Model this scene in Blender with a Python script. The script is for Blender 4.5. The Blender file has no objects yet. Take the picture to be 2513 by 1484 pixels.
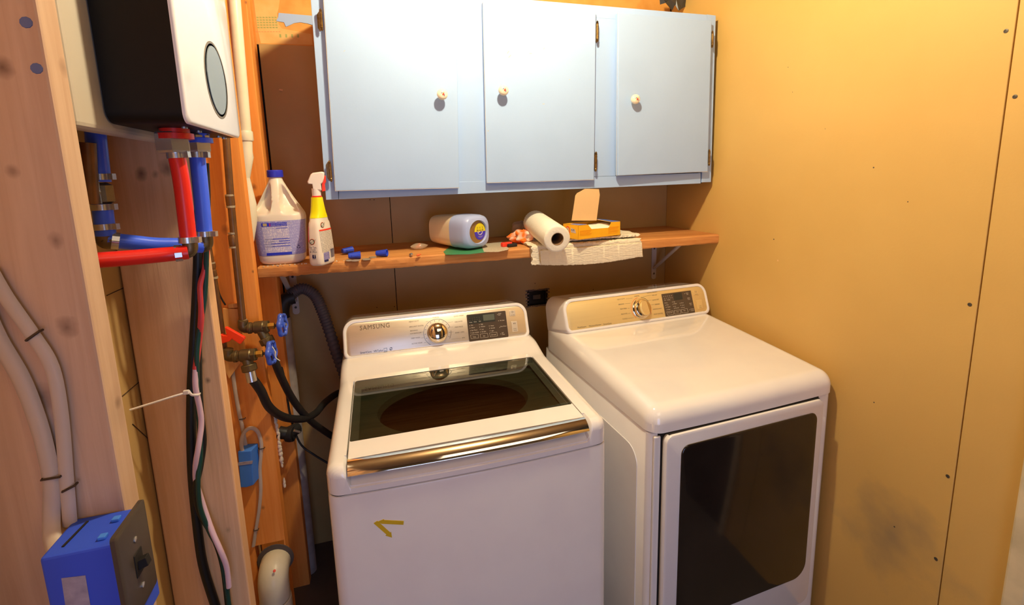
import bpy, bmesh, math, random
from mathutils import Vector as V, Matrix
random.seed(7)
sc = bpy.context.scene
COL = sc.collection
# ------------------------------------------------------------------ camera
CP = V((-1.27134, -1.86609, 1.57313))
CR = V((0.959877, -0.279144, -0.026737)); CU = V((0.069753, 0.145324, 0.986922)); CF = V((0.271608, 0.949189, -0.158965))
FPX, PPX, PPY, IW, IH = 1153.475, 1256.5, 613.952, 2513.0, 1484.0
cd = bpy.data.cameras.new('camera'); cam = bpy.data.objects.new('camera', cd); COL.objects.link(cam)
cd.sensor_fit = 'HORIZONTAL'; cd.sensor_width = 36.0; cd.lens = 36.0 * FPX / IW
cd.shift_x = 0.0; cd.shift_y = -(IH / 2 - PPY) / IW
cd.clip_start = 0.02; cd.clip_end = 50
m = Matrix.Identity(4)
for i in range(3):
    m[i][0] = CR[i]; m[i][1] = CU[i]; m[i][2] = -CF[i]; m[i][3] = CP[i]
cam.matrix_world = m
sc.camera = cam
# ------------------------------------------------------------------ world, lights, exposure
w = bpy.data.worlds.new('world'); sc.world = w; w.use_nodes = True
w.node_tree.nodes['Background'].inputs[0].default_value = (1.0, 0.80, 0.62, 1)
w.node_tree.nodes['Background'].inputs[1].default_value = 0.04
BULB_POS = V((-0.90, -0.96, 2.42)); BULB_STRENGTH = 1400.0; BULB_COL = (1.0, 0.85, 0.57)
al = bpy.data.lights.new('daylight_opening', 'AREA'); al.shape = 'RECTANGLE'; al.size = 0.8; al.size_y = 1.3
al.energy = 11.5; al.color = (0.42, 0.55, 1.0)
alo = bpy.data.objects.new('daylight_opening', al); COL.objects.link(alo)
alo.location = (-1.10, -3.15, 0.95); alo.rotation_euler = (math.radians(90), 0, 0)
al2 = bpy.data.lights.new('rear_fill', 'AREA'); al2.shape = 'RECTANGLE'; al2.size = 0.9; al2.size_y = 0.9  # added warm fill from behind the camera, no real lamp; lifts the shaded studs
al2.energy = 6.5; al2.color = (1.0, 0.80, 0.60)
alo2 = bpy.data.objects.new('rear_fill', al2); COL.objects.link(alo2)
alo2.location = (-0.6, -2.3, 2.42); alo2.rotation_euler = (0, 0, 0)
sc.view_settings.view_transform = 'Standard'; sc.view_settings.look = 'None'
sc.view_settings.exposure = 0.0; sc.view_settings.gamma = 1.0; sc.view_settings.use_curve_mapping = False

# ------------------------------------------------------------------ helpers
def ray(px, py): return CF + CR * ((px - PPX) / FPX) - CU * ((py - PPY) / FPX)
def atx(px, py, x): d = ray(px, py); return CP + d * ((x - CP.x) / d.x)
def aty(px, py, y): d = ray(px, py); return CP + d * ((y - CP.y) / d.y)
def atz(px, py, z): d = ray(px, py); return CP + d * ((z - CP.z) / d.z)

def srgb(r, g, b):
    f = lambda c: (c / 12.92 if c <= 0.04045 else ((c + 0.055) / 1.055) ** 2.4)
    return (f(r / 255), f(g / 255), f(b / 255), 1)

def mat(name, col, rough=0.5, metal=0.0, spec=0.5, coat=0.0, var=None, vscale=8, vamt=0.5, bump=0.0, bscale=60, trans=0.0, emit=None, estr=0, stretch=(1, 1, 1), detail=4, ior=1.45, alpha=1.0, aniso=0.0, sub=0.0):
    M = bpy.data.materials.new(name); M.use_nodes = True
    nt = M.node_tree; b = nt.nodes['Principled BSDF']
    c = tuple(col[:3]) + (1,)
    b.inputs['Base Color'].default_value = c; b.inputs['Roughness'].default_value = rough
    b.inputs['Metallic'].default_value = metal; b.inputs['Specular IOR Level'].default_value = spec
    b.inputs['Coat Weight'].default_value = coat; b.inputs['Coat Roughness'].default_value = 0.05
    b.inputs['Transmission Weight'].default_value = trans; b.inputs['IOR'].default_value = ior
    b.inputs['Alpha'].default_value = alpha; b.inputs['Subsurface Weight'].default_value = sub
    b.inputs['Subsurface Scale'].default_value = 0.02
    if emit: b.inputs['Emission Color'].default_value = tuple(emit[:3]) + (1,); b.inputs['Emission Strength'].default_value = estr
    tc = nt.nodes.new('ShaderNodeTexCoord'); mp = nt.nodes.new('ShaderNodeMapping')
    mp.inputs['Scale'].default_value = stretch
    nt.links.new(tc.outputs['Object'], mp.inputs[0])
    if var is None: var = tuple(x * 0.86 for x in col[:3]); vamt_ = 0.35
    else: vamt_ = vamt
    n = nt.nodes.new('ShaderNodeTexNoise'); n.inputs['Scale'].default_value = vscale; n.inputs['Detail'].default_value = detail
    nt.links.new(mp.outputs[0], n.inputs['Vector'])
    r = nt.nodes.new('ShaderNodeMapRange'); r.inputs[1].default_value = 0.4; r.inputs[2].default_value = 0.7; r.inputs[3].default_value = 0; r.inputs[4].default_value = vamt_
    nt.links.new(n.outputs[0], r.inputs[0])
    mx = nt.nodes.new('ShaderNodeMix'); mx.data_type = 'RGBA'
    mx.inputs[6].default_value = c; mx.inputs[7].default_value = tuple(var[:3]) + (1,)
    nt.links.new(r.outputs[0], mx.inputs[0]); nt.links.new(mx.outputs[2], b.inputs['Base Color'])
    if bump:
        n2 = nt.nodes.new('ShaderNodeTexNoise'); n2.inputs['Scale'].default_value = bscale; n2.inputs['Detail'].default_value = 5
        nt.links.new(mp.outputs[0], n2.inputs['Vector'])
        bp = nt.nodes.new('ShaderNodeBump'); bp.inputs['Strength'].default_value = bump; bp.inputs['Distance'].default_value = 0.004
        nt.links.new(n2.outputs[0], bp.inputs['Height']); nt.links.new(bp.outputs[0], b.inputs['Normal'])
    return M

def wood(name, light, dark, axis='z', knots=True, rough=0.65, bump=0.25, off=0.0, kscale=3.0):
    M = bpy.data.materials.new(name); M.use_nodes = True
    nt = M.node_tree; b = nt.nodes['Principled BSDF']; N = nt.nodes.new; L = nt.links.new
    b.inputs['Roughness'].default_value = rough; b.inputs['Specular IOR Level'].default_value = 0.3
    tc = N('ShaderNodeTexCoord'); mp = N('ShaderNodeMapping'); s = {'x': (0.05, 1, 1), 'y': (1, 0.05, 1), 'z': (1, 1, 0.05)}[axis]
    mp.inputs['Scale'].default_value = s; mp.inputs['Location'].default_value = (off, off * 2, off * 3)
    L(tc.outputs['Object'], mp.inputs[0])
    n1 = N('ShaderNodeTexNoise'); n1.inputs['Scale'].default_value = 95; n1.inputs['Detail'].default_value = 5; n1.inputs['Distortion'].default_value = 0.6
    L(mp.outputs[0], n1.inputs['Vector'])
    n0 = N('ShaderNodeTexNoise'); n0.inputs['Scale'].default_value = 14; n0.inputs['Detail'].default_value = 3
    L(mp.outputs[0], n0.inputs['Vector'])
    ad = N('ShaderNodeMath'); ad.operation = 'MULTIPLY_ADD'; ad.inputs[1].default_value = 0.5; L(n1.outputs[0], ad.inputs[0]); 
    hf = N('ShaderNodeMath'); hf.operation = 'MULTIPLY'; hf.inputs[1].default_value = 0.5; L(n0.outputs[0], hf.inputs[0]); L(hf.outputs[0], ad.inputs[2])
    cr = N('ShaderNodeValToRGB'); cr.color_ramp.elements[0].position = 0.36; cr.color_ramp.elements[1].position = 0.62
    cr.color_ramp.elements[0].color = tuple(dark[:3]) + (1,); cr.color_ramp.elements[1].color = tuple(light[:3]) + (1,)
    L(ad.outputs[0], cr.inputs[0]); out = cr.outputs[0]
    if knots:
        mk = N('ShaderNodeMapping'); ks = {'x': (0.6, 1, 1), 'y': (1, 0.6, 1), 'z': (1, 1, 0.6)}[axis]; mk.inputs['Scale'].default_value = ks
        mk.inputs['Location'].default_value = (off * 5 + .3, off, off)
        L(tc.outputs['Object'], mk.inputs[0])
        vo = N('ShaderNodeTexVoronoi'); vo.inputs['Scale'].default_value = kscale * 1.7; L(mk.outputs[0], vo.inputs['Vector'])
        mr = N('ShaderNodeMapRange'); mr.inputs[1].default_value = 0.05; mr.inputs[2].default_value = 0.19; mr.inputs[3].default_value = 0.7; mr.inputs[4].default_value = 0
        L(vo.outputs['Distance'], mr.inputs[0])
        mx = N('ShaderNodeMix'); mx.data_type = 'RGBA'; L(mr.outputs[0], mx.inputs[0]); L(out, mx.inputs[6]); mx.inputs[7].default_value = tuple(c * 0.32 for c in dark[:3]) + (1,)
        out = mx.outputs[2]
    L(out, b.inputs['Base Color'])
    bp = N('ShaderNodeBump'); bp.inputs['Strength'].default_value = bump; bp.inputs['Distance'].default_value = 0.003
    L(n1.outputs[0], bp.inputs['Height']); L(bp.outputs[0], b.inputs['Normal'])
    return M

def printed(name, base, ink, scale=260, thick=0.5, axis='z', rough=0.45, word=90):
    """flat print: rows of fine text on paper"""
    M = bpy.data.materials.new(name); M.use_nodes = True
    nt = M.node_tree; b = nt.nodes['Principled BSDF']; N = nt.nodes.new; L = nt.links.new
    b.inputs['Roughness'].default_value = rough
    tc = N('ShaderNodeTexCoord'); sp = N('ShaderNodeSeparateXYZ'); L(tc.outputs['Object'], sp.inputs[0])
    mu = N('ShaderNodeMath'); mu.operation = 'MULTIPLY'; mu.inputs[1].default_value = scale; L(sp.outputs['Z' if axis == 'z' else 'Y'], mu.inputs[0])
    fr = N('ShaderNodeMath'); fr.operation = 'FRACT'; L(mu.outputs[0], fr.inputs[0])
    lt = N('ShaderNodeMath'); lt.operation = 'LESS_THAN'; lt.inputs[1].default_value = thick; L(fr.outputs[0], lt.inputs[0])
    mp = N('ShaderNodeMapping'); mp.inputs['Scale'].default_value = (word * 4, word * 4, word * 2); L(tc.outputs['Object'], mp.inputs[0])
    n = N('ShaderNodeTexNoise'); n.inputs['Scale'].default_value = 1; L(mp.outputs[0], n.inputs['Vector'])
    gt = N('ShaderNodeMath'); gt.operation = 'GREATER_THAN'; gt.inputs[1].default_value = 0.42; L(n.outputs[0], gt.inputs[0])
    an = N('ShaderNodeMath'); an.operation = 'MULTIPLY'; L(lt.outputs[0], an.inputs[0]); L(gt.outputs[0], an.inputs[1])
    mx = N('ShaderNodeMix'); mx.data_type = 'RGBA'; mx.inputs[6].default_value = tuple(base[:3]) + (1,); mx.inputs[7].default_value = tuple(ink[:3]) + (1,)
    L(an.outputs[0], mx.inputs[0]); L(mx.outputs[2], b.inputs['Base Color'])
    return M

OFF = {}
def thing(name, label, cat, loc=(0, 0, 0), rz=0.0, group=None, world=True, kind=None):
    o = bpy.data.objects.new(name, None); COL.objects.link(o); o.empty_display_size = 0.03
    o.location = loc; o.rotation_euler = (0, 0, rz)
    if kind: o['kind'] = kind
    if label: o['label'] = label
    if cat: o['category'] = cat
    if group: o['group'] = group
    OFF[o.name] = V(loc) if world else V((0, 0, 0))
    return o

class MB:
    def __init__(s): s.v = []; s.f = []
    def add(s, vs, fs):
        k = len(s.v); s.v += [V(a) for a in vs]; s.f += [tuple(i + k for i in f) for f in fs]; return s
    def box(s, x0, x1, y0, y1, z0, z1):
        return s.add([(x0, y0, z0), (x1, y0, z0), (x1, y1, z0), (x0, y1, z0), (x0, y0, z1), (x1, y0, z1), (x1, y1, z1), (x0, y1, z1)],
                     [(0, 3, 2, 1), (4, 5, 6, 7), (0, 1, 5, 4), (1, 2, 6, 5), (2, 3, 7, 6), (3, 0, 4, 7)])
    def obox(s, c, ax, ay, az):
        c, ax, ay, az = V(c), V(ax), V(ay), V(az)
        vs = [c + sx * ax + sy * ay + sz * az for sz in (-1, 1) for sx, sy in ((-1, -1), (1, -1), (1, 1), (-1, 1))]
        return s.add(vs, [(0, 3, 2, 1), (4, 5, 6, 7), (0, 1, 5, 4), (1, 2, 6, 5), (2, 3, 7, 6), (3, 0, 4, 7)])
    def loft(s, rings, cap0=True, cap1=True, closed=True):
        n = len(rings[0]); vs = [p for r in rings for p in r]; fs = []
        for i in range(len(rings) - 1):
            for j in range(n if closed else n - 1):
                a = i * n + j; b = i * n + (j + 1) % n
                fs.append((a, b, b + n, a + n))
        if cap0: fs.append(tuple(range(n - 1, -1, -1)))
        if cap1: fs.append(tuple((len(rings) - 1) * n + j for j in range(n)))
        return s.add(vs, fs)
    def tube(s, pts, r, seg=12, smooth=0, cap=True, flat=1.0):
        pts = [V(p) for p in pts]
        if smooth: pts = spline(pts, smooth)
        rs = r if isinstance(r, (list, tuple)) else [r] * len(pts)
        if len(rs) != len(pts): rs = [rs[min(len(rs) - 1, int(i * len(rs) / len(pts)))] for i in range(len(pts))]
        rings = []; up = None
        for i, p in enumerate(pts):
            t = (pts[min(i + 1, len(pts) - 1)] - pts[max(i - 1, 0)]).normalized()
            if up is None: up = V((0, 1, 0)) if abs(t.y) < 0.9 else V((1, 0, 0))
            a = t.cross(up).normalized(); bb = a.cross(t).normalized(); up = bb
            rings.append([p + (a * math.cos(2 * math.pi * k / seg) + bb * flat * math.sin(2 * math.pi * k / seg)) * rs[i] for k in range(seg)])
        return s.loft(rings, cap, cap)
    def lathe(s, prof, o, ax, seg=24, cap=True):
        """prof: list of (r, h); o origin; ax axis"""
        o, ax = V(o), V(ax).normalized(); a = ax.orthogonal().normalized(); b = ax.cross(a)
        return s.loft([[o + ax * h + (a * math.cos(2 * math.pi * k / seg) + b * math.sin(2 * math.pi * k / seg)) * max(r, 1e-5) for k in range(seg)] for r, h in prof], cap, cap)
    def grid(s, fn, nu, nv):
        vs = [fn(i / nu, j / nv) for j in range(nv + 1) for i in range(nu + 1)]
        return s.add(vs, [(j * (nu + 1) + i, j * (nu + 1) + i + 1, (j + 1) * (nu + 1) + i + 1, (j + 1) * (nu + 1) + i) for j in range(nv) for i in range(nu)])
    def map(s, fn): s.v = [V(fn(p)) for p in s.v]; return s
    def prism(s, poly, fn, d0, d1):
        """poly 2D list (u,v), fn(u,v,d)->point"""
        return s.loft([[fn(u, v, d0) for u, v in poly], [fn(u, v, d1) for u, v in poly]])

def spline(pts, k):
    out = []
    n = len(pts)
    for i in range(n - 1):
        p0, p1, p2, p3 = pts[max(i - 1, 0)], pts[i], pts[i + 1], pts[min(i + 2, n - 1)]
        for j in range(k):
            t = j / k
            out.append(0.5 * ((2 * p1) + (p2 - p0) * t + (2 * p0 - 5 * p1 + 4 * p2 - p3) * t * t + (3 * p1 - p0 - 3 * p2 + p3) * t ** 3))
    out.append(pts[-1]); return out

def obj(name, mb, material, parent=None, smooth=False, bevel=0, bseg=2, label=None, cat=None, group=None, kind=None, origin=None, fixn=True):
    me = bpy.data.meshes.new(name)
    o = bpy.data.objects.new(name, me); COL.objects.link(o)
    if parent is not None:
        off = OFF[parent.name]; o.parent = parent; OFF[o.name] = off
    else:
        if origin is None:
            xs = [p.x for p in mb.v]; ys = [p.y for p in mb.v]; zs = [p.z for p in mb.v]
            origin = V(((min(xs) + max(xs)) / 2, (min(ys) + max(ys)) / 2, min(zs)))
        off = V(origin); o.location = off; OFF[o.name] = off
    me.from_pydata([tuple(p - off) for p in mb.v], [], mb.f)
    if fixn:
        bm = bmesh.new(); bm.from_mesh(me); bmesh.ops.recalc_face_normals(bm, faces=bm.faces); bm.to_mesh(me); bm.free()
    me.materials.append(material)
    if smooth:
        me.polygons.foreach_set('use_smooth', [True] * len(me.polygons))
        try: me.set_sharp_from_angle(angle=math.radians(smooth if smooth is not True else 40))
        except Exception: pass
    if bevel:
        b = o.modifiers.new('bevel', 'BEVEL'); b.width = bevel; b.segments = bseg; b.limit_method = 'ANGLE'; b.angle_limit = math.radians(35)
    if label: o['label'] = label
    if cat: o['category'] = cat
    if group: o['group'] = group
    if kind: o['kind'] = kind
    return o

def rrect(x0, x1, y0, y1, r, n=5):
    rr = r if isinstance(r, (list, tuple)) else (r,) * 4      # bl, br, tr, tl
    out = []
    for (cx, cy, a, q) in ((x0, y0, 180, rr[0]), (x1, y0, 270, rr[1]), (x1, y1, 0, rr[2]), (x0, y1, 90, rr[3])):
        ox = cx + (q if cx == x0 else -q); oy = cy + (q if cy == y0 else -q)
        for k in range(n + 1):
            t = math.radians(a + 90 * k / n); out.append((ox + q * math.cos(t), oy + q * math.sin(t)))
    return out

def text_mb(s, size, fn, align='CENTER', depth=0.0, space=1.0):
    cu = bpy.data.curves.new('t', 'FONT'); cu.body = s; cu.size = size; cu.align_x = align; cu.align_y = 'CENTER'; cu.resolution_u = 2; cu.space_character = space
    to = bpy.data.objects.new('t', cu); me = bpy.data.meshes.new_from_object(to)
    mb = MB(); mb.add([fn(v.co.x, v.co.y) for v in me.vertices], [tuple(p.vertices) for p in me.polygons])
    bpy.data.objects.remove(to); bpy.data.curves.remove(cu); bpy.data.meshes.remove(me)
    return mb

def merge(a, b): a.add(b.v, b.f); return a

# ------------------------------------------------------------------ materials
M_tan = mat('tan_wallboard', srgb(217, 175, 98), rough=0.6, var=srgb(207, 164, 88), vscale=2.2, vamt=0.7, bump=0.05, bscale=160)
M_tan_back = mat('tan_wallboard_back', srgb(205, 170, 112), rough=0.65, var=srgb(186, 150, 98), vscale=3, vamt=0.7, bump=0.05, bscale=150)
M_back = mat('brown_wallboard', srgb(194, 162, 102), rough=0.5, var=srgb(180, 148, 91), vscale=4, vamt=0.7, bump=0.06, bscale=120)
M_oldwall = mat('old_wallboard', srgb(232, 170, 86), rough=0.7, var=srgb(218, 146, 62), vscale=14, vamt=0.8, bump=0.2, bscale=60)
M_stud = wood('stud_wood', srgb(208, 175, 146), srgb(192, 157, 128), 'z')
M_stud2 = wood('stud_wood_b', srgb(240, 194, 150), srgb(226, 176, 130), 'z', off=1.7)
M_stud3 = wood('stud_wood_c', srgb(246, 160, 76), srgb(236, 142, 58), 'z', off=3.1)
M_shelf = wood('shelf_wood', srgb(226, 160, 92), srgb(186, 112, 52), 'x', knots=True, bump=0.6, off=.4)
M_shelf_r = wood('block_wood', srgb(238, 180, 110), srgb(206, 140, 74), 'z', knots=False, bump=0.5)
M_blue = mat('blue_paint', srgb(172, 200, 238), rough=0.42, var=srgb(166, 194, 231), vscale=5, vamt=0.6, bump=0.05, bscale=90)
M_blue_edge = mat('chipped_paint', srgb(222, 206, 180), rough=0.6)
M_white = mat('white_enamel', srgb(244, 241, 238), rough=0.22, coat=0.6, var=srgb(236, 231, 231))
M_white_lid = mat('white_gloss_plastic', srgb(246, 243, 240), rough=0.12, coat=0.8, var=srgb(237, 233, 233))
M_gold = mat('champagne_panel', srgb(238, 226, 204), rough=0.36, metal=0.75, var=srgb(232, 219, 196), vscale=3, stretch=(1, 60, 60))
M_chrome = mat('chrome', srgb(226, 214, 194), rough=0.06, metal=1.0, var=srgb(220, 206, 186))
M_chrome_h = mat('chrome_handle', srgb(232, 222, 206), rough=0.06, metal=1.0, bump=0.05, bscale=9, stretch=(.3, 1, 1))
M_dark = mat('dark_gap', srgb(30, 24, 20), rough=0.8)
M_disp = mat('display_gloss', srgb(84, 72, 62), rough=0.15, coat=0.5)
M_lcd = mat('display_lcd', srgb(58, 60, 56), rough=0.12)
M_lcd2 = mat('display_lcd_window', srgb(98, 104, 92), rough=0.2)
M_ink_g = mat('gray_ink', srgb(120, 104, 84), rough=0.6)
M_ink_w = mat('white_ink', srgb(225, 214, 196), rough=0.6)
M_ink_b = mat('blue_ink', srgb(96, 112, 150), rough=0.6)
M_ink_o = mat('orange_ink', srgb(255, 120, 40), rough=0.6)
M_navy = mat('navy_ink', srgb(40, 42, 90), rough=0.6)
M_logo = mat('embossed_logo', srgb(150, 132, 104), rough=0.35, metal=0.7)
M_glass = bpy.data.materials.new('smoked_glass'); M_glass.use_nodes = True
nt = M_glass.node_tree; nt.nodes.clear()
_o = nt.nodes.new('ShaderNodeOutputMaterial'); _g = nt.nodes.new('ShaderNodeBsdfGlossy'); _t = nt.nodes.new('ShaderNodeBsdfTransparent'); _m = nt.nodes.new('ShaderNodeMixShader'); _f = nt.nodes.new('ShaderNodeFresnel')
_g.inputs['Roughness'].default_value = 0.015; _t.inputs[0].default_value = (0.47, 0.49, 0.44, 1); _f.inputs[0].default_value = 1.85
_gm = nt.nodes.new('ShaderNodeNewGeometry'); _s1 = nt.nodes.new('ShaderNodeMath'); _s1.operation = 'SUBTRACT'; _s1.inputs[0].default_value = 1.0; nt.links.new(_gm.outputs['Backfacing'], _s1.inputs[1]); _s2 = nt.nodes.new('ShaderNodeMath'); _s2.operation = 'MULTIPLY'; nt.links.new(_s1.outputs[0], _s2.inputs[0]); nt.links.new(_f.outputs[0], _s2.inputs[1]); nt.links.new(_s2.outputs[0], _m.inputs[0]); nt.links.new(_t.outputs[0], _m.inputs[1]); nt.links.new(_g.outputs[0], _m.inputs[2]); nt.links.new(_m.outputs[0], _o.inputs[0])
M_doorglass = mat('dark_door_glass', srgb(34, 27, 23), rough=0.11, spec=0.5, coat=0.25, var=srgb(56, 46, 40), vscale=5, vamt=0.5)
M_tub = mat('tub_cover_grey', srgb(150, 162, 148), rough=0.5)
M_drum = mat('drum_dark', srgb(44, 42, 38), rough=0.5, metal=0.3)
M_black = mat('black_enamel', srgb(18, 16, 14), rough=0.5, spec=.25)
M_hwhite = mat('heater_white', srgb(238, 236, 238), rough=0.15, coat=0.5)
M_hmirror = mat('heater_oval_grey', srgb(128, 140, 146), rough=0.08, spec=0.8)
M_hgrey = mat('heater_board_grey', srgb(196, 186, 170), rough=0.6, var=srgb(170, 156, 136), vscale=3)
M_red = mat('red_pex', srgb(232, 44, 34), rough=0.3)
M_bluep = mat('blue_pex', srgb(70, 108, 255), rough=0.3)
M_steel = mat('steel', srgb(206, 204, 200), rough=0.25, metal=0.8)
M_brass = mat('tarnished_brass', srgb(126, 108, 76), rough=0.42, metal=0.75, var=srgb(92, 84, 62), vscale=40, vamt=0.8, bump=0.1, bscale=200)
M_brass2 = mat('bright_brass', srgb(196, 156, 78), rough=0.3, metal=0.9)
M_copper = mat('aged_copper', srgb(138, 100, 66), rough=0.42, metal=0.75, var=srgb(110, 84, 60), vscale=30, vamt=0.8)
M_solder = mat('solder', srgb(190, 176, 150), rough=0.5, metal=0.6, bump=0.3, bscale=300)
M_wheel = mat('blue_handwheel', srgb(64, 96, 206), rough=0.3, coat=0.3)
M_redplastic = mat('red_lever', srgb(252, 66, 30), rough=0.35)
M_rubber = mat('black_rubber', srgb(40, 40, 40), rough=0.5)
M_corr = mat('grey_corrugated', srgb(96, 90, 92), rough=0.5)
M_pvc = mat('white_pvc', srgb(232, 222, 196), rough=0.35, var=srgb(214, 202, 172), vscale=10, vamt=0.8)
M_pvc_g = mat('grey_pvc', srgb(170, 160, 155), rough=0.5, var=srgb(140, 128, 120), vscale=20, vamt=0.8)
M_wire_b = mat('black_wire', srgb(28, 28, 27), rough=0.45)
M_wire_g = mat('green_wire', srgb(24, 66, 58), rough=0.45)
M_wire_r = mat('red_wire', srgb(214, 70, 70), rough=0.4)
M_wire_p = mat('white_wire', srgb(226, 192, 208), rough=0.4)
M_cable = mat('grey_cable', srgb(208, 194, 176), rough=0.5)
M_cable2 = mat('grey_cable_b', srgb(196, 180, 166), rough=0.55)
M_staple = mat('staple_dark', srgb(80, 66, 56), rough=0.5, metal=0.5)
M_bluebox = mat('blue_box_plastic', srgb(48, 82, 212), rough=0.5, var=srgb(42, 72, 196), vscale=6)
M_bluebox2 = mat('blue_box_small', srgb(66, 128, 226), rough=0.5)
M_plate = mat('brown_cover_plate', srgb(70, 60, 52), rough=0.4)
M_paper = mat('pale_sticker', srgb(166, 156, 170), rough=0.7, var=srgb(130, 122, 140), vscale=60, vamt=0.8)
M_jug = mat('jug_plastic', srgb(244, 232, 212), rough=0.3, sub=0.2, var=srgb(240, 226, 202), vscale=10)
M_dust = mat('jug_dust', srgb(216, 180, 120), rough=0.8, var=srgb(240, 220, 180), vscale=120, vamt=0.9)
M_cap = mat('blue_cap', srgb(52, 58, 204), rough=0.35)
M_lav = printed('lavender_label', srgb(198, 194, 226), srgb(140, 140, 206), scale=300, thick=0.55)
M_lav2 = printed('panel_label', srgb(232, 224, 232), srgb(150, 148, 208), scale=420, thick=0.5)
M_bluei = mat('label_blue', srgb(44, 60, 210), rough=0.4)
M_gold_i = mat('label_gold', srgb(200, 180, 120), rough=0.5)
M_sprayw = mat('spray_body', srgb(244, 230, 212), rough=0.3, sub=0.1)
M_yellow = mat('yellow_sleeve', srgb(244, 236, 20), rough=0.35, var=srgb(236, 226, 10))
M_trig = mat('trigger_white', srgb(244, 232, 222), rough=0.3)
M_redi = mat('label_red', srgb(246, 66, 44), rough=0.4)
M_backlab = printed('back_label', srgb(226, 214, 198), srgb(170, 160, 150), scale=380, thick=0.5)
M_backlab2 = printed('back_label_navy', srgb(170, 160, 200), srgb(90, 86, 160), scale=380, thick=0.5)
M_cream = mat('cream_bottle', srgb(240, 224, 190), rough=0.28, sub=0.1)
M_lilac = mat('lilac_cap', srgb(176, 190, 232), rough=0.3, var=srgb(166, 182, 226))
M_lhole = mat('brown_clear_window', srgb(140, 104, 60), rough=0.2, var=srgb(168, 124, 70), vscale=20, vamt=0.8)
M_ysticker = mat('yellow_sticker', srgb(238, 218, 30), rough=0.4)
M_psticker = mat('violet_sticker', srgb(74, 58, 196), rough=0.4)
M_nut = mat('blue_wire_nut', srgb(44, 76, 214), rough=0.4)
M_bag = mat('clear_bag', srgb(214, 190, 160), rough=0.2, alpha=0.5, bump=0.5, bscale=60)
M_orangep = mat('orange_plastic', srgb(244, 110, 50), rough=0.45)
M_greenp = printed('green_leaflet', srgb(70, 150, 100), srgb(60, 136, 90), axis='y')
M_leaf = printed('leaflet', srgb(222, 208, 180), srgb(170, 156, 134), scale=160, axis='y')
M_rag = mat('orange_white_cloth', srgb(248, 120, 30), rough=0.9, var=srgb(244, 226, 204), vscale=34, vamt=1.0, detail=1)
M_bagw = mat('greyish_rag', srgb(200, 160, 130), rough=0.8, var=srgb(160, 120, 100), vscale=30, vamt=.8)
M_towel = mat('towel_terry', srgb(244, 232, 204), rough=0.95, bump=1.0, bscale=130, stretch=(.4, 1, 1.6))
M_roll = mat('paper_towel', srgb(250, 242, 222), rough=0.9, bump=0.3, bscale=110)
M_card = mat('cardboard_core', srgb(150, 118, 88), rough=0.8)
M_obox = mat('orange_box', srgb(255, 188, 36), rough=0.4, var=srgb(255, 178, 28))
M_obox_d = mat('orange_box_print', srgb(250, 158, 20), rough=0.4)
M_bluecard = mat('blue_flap_print', srgb(90, 120, 220), rough=0.4, var=srgb(110, 160, 232), vscale=60, vamt=.7)
M_carton = mat('carton_inner', srgb(234, 192, 132), rough=0.7)
M_hinge = mat('hinge_brass', srgb(150, 120, 72), rough=0.3, metal=0.9, var=srgb(90, 66, 38), vscale=60, vamt=0.8)
M_knob = mat('porcelain', srgb(250, 236, 206), rough=0.12, coat=0.5)
M_fl_r = mat('flower_red', srgb(226, 70, 60), rough=0.4); M_fl_p = mat('flower_violet', srgb(120, 96, 180), rough=0.4); M_fl_g = mat('flower_green', srgb(180, 190, 90), rough=0.4)
M_ybrk = mat('bracket_white', srgb(214, 204, 190), rough=0.45)
M_arrow = mat('yellow_tape', srgb(226, 190, 30), rough=0.45)
M_floor = mat('concrete_floor', srgb(96, 88, 80), rough=0.85, var=srgb(76, 68, 60), vscale=5, bump=0.2, bscale=30)
M_ceil = mat('ceiling_board', srgb(120, 98, 72), rough=0.85)
M_jamb = mat('jamb_cream', srgb(226, 208, 168), rough=0.7, var=srgb(190, 176, 140), vscale=14, vamt=0.8)
M_screw = mat('screw_head', srgb(96, 88, 76), rough=0.45, metal=0.5)
M_trash = mat('black_plastic', srgb(60, 56, 52), rough=0.3, coat=.3)
M_foam = mat('white_foam', srgb(224, 212, 186), rough=0.9, bump=0.6, bscale=60)
M_bulb = mat('bulb_glow', (1, .9, .7), emit=BULB_COL, estr=BULB_STRENGTH)
M_green_i = mat('stamp_green', srgb(176, 178, 104), rough=0.8); M_pink_i = mat('stamp_pink', srgb(244, 160, 100), rough=0.8)
M_bluemark = mat('blue_mark', srgb(100, 110, 150), rough=.8)

# ------------------------------------------------------------------ setting
FLOOR = 0.1101
CEIL = 2.52
obj('floor', MB().box(-1.9, 0.05, -3.3, 0.05, 0.05, FLOOR), M_floor, kind='structure')
obj('ceiling', MB().box(-1.9, 0.05, -3.3, 0.05, CEIL, CEIL + 0.05), M_ceil, kind='structure')

# right wall : three panels, screws
wr = thing('wall_right', None, None, (0, -1.3, 0), kind='structure')
J = 1.1804
obj('wall_panel', MB().box(0, 0.03, -J + 0.0012, 0.0, 0, CEIL), M_tan, wr, bevel=0.0015)
obj('wall_panel', MB().box(0, 0.03, -1.295, -J - 0.0012, 0, CEIL), M_tan, wr, bevel=0.0015)
obj('backing', MB().box(0.02, 0.05, -3.3, 0.05, 0, CEIL), M_dark, wr)
obj('wall_panel', MB().box(0, 0.03, -3.3, -2.2, 0, CEIL), M_tan, wr, bevel=0.0015)
for (px, py) in ((2469, 76), (2491, 237), (2380, 747), (2326, 1168), (2297, 1371)):
    p = atx(px, py, 0.0)
    obj('screw', MB().lathe([(0.0042, -0.001), (0.0042, 0.0008), (0.002, 0.0012), (0.0018, 0.0004)], p, (-1, 0, 0), 12), M_screw, wr, label='countersunk grey screw head')
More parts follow.
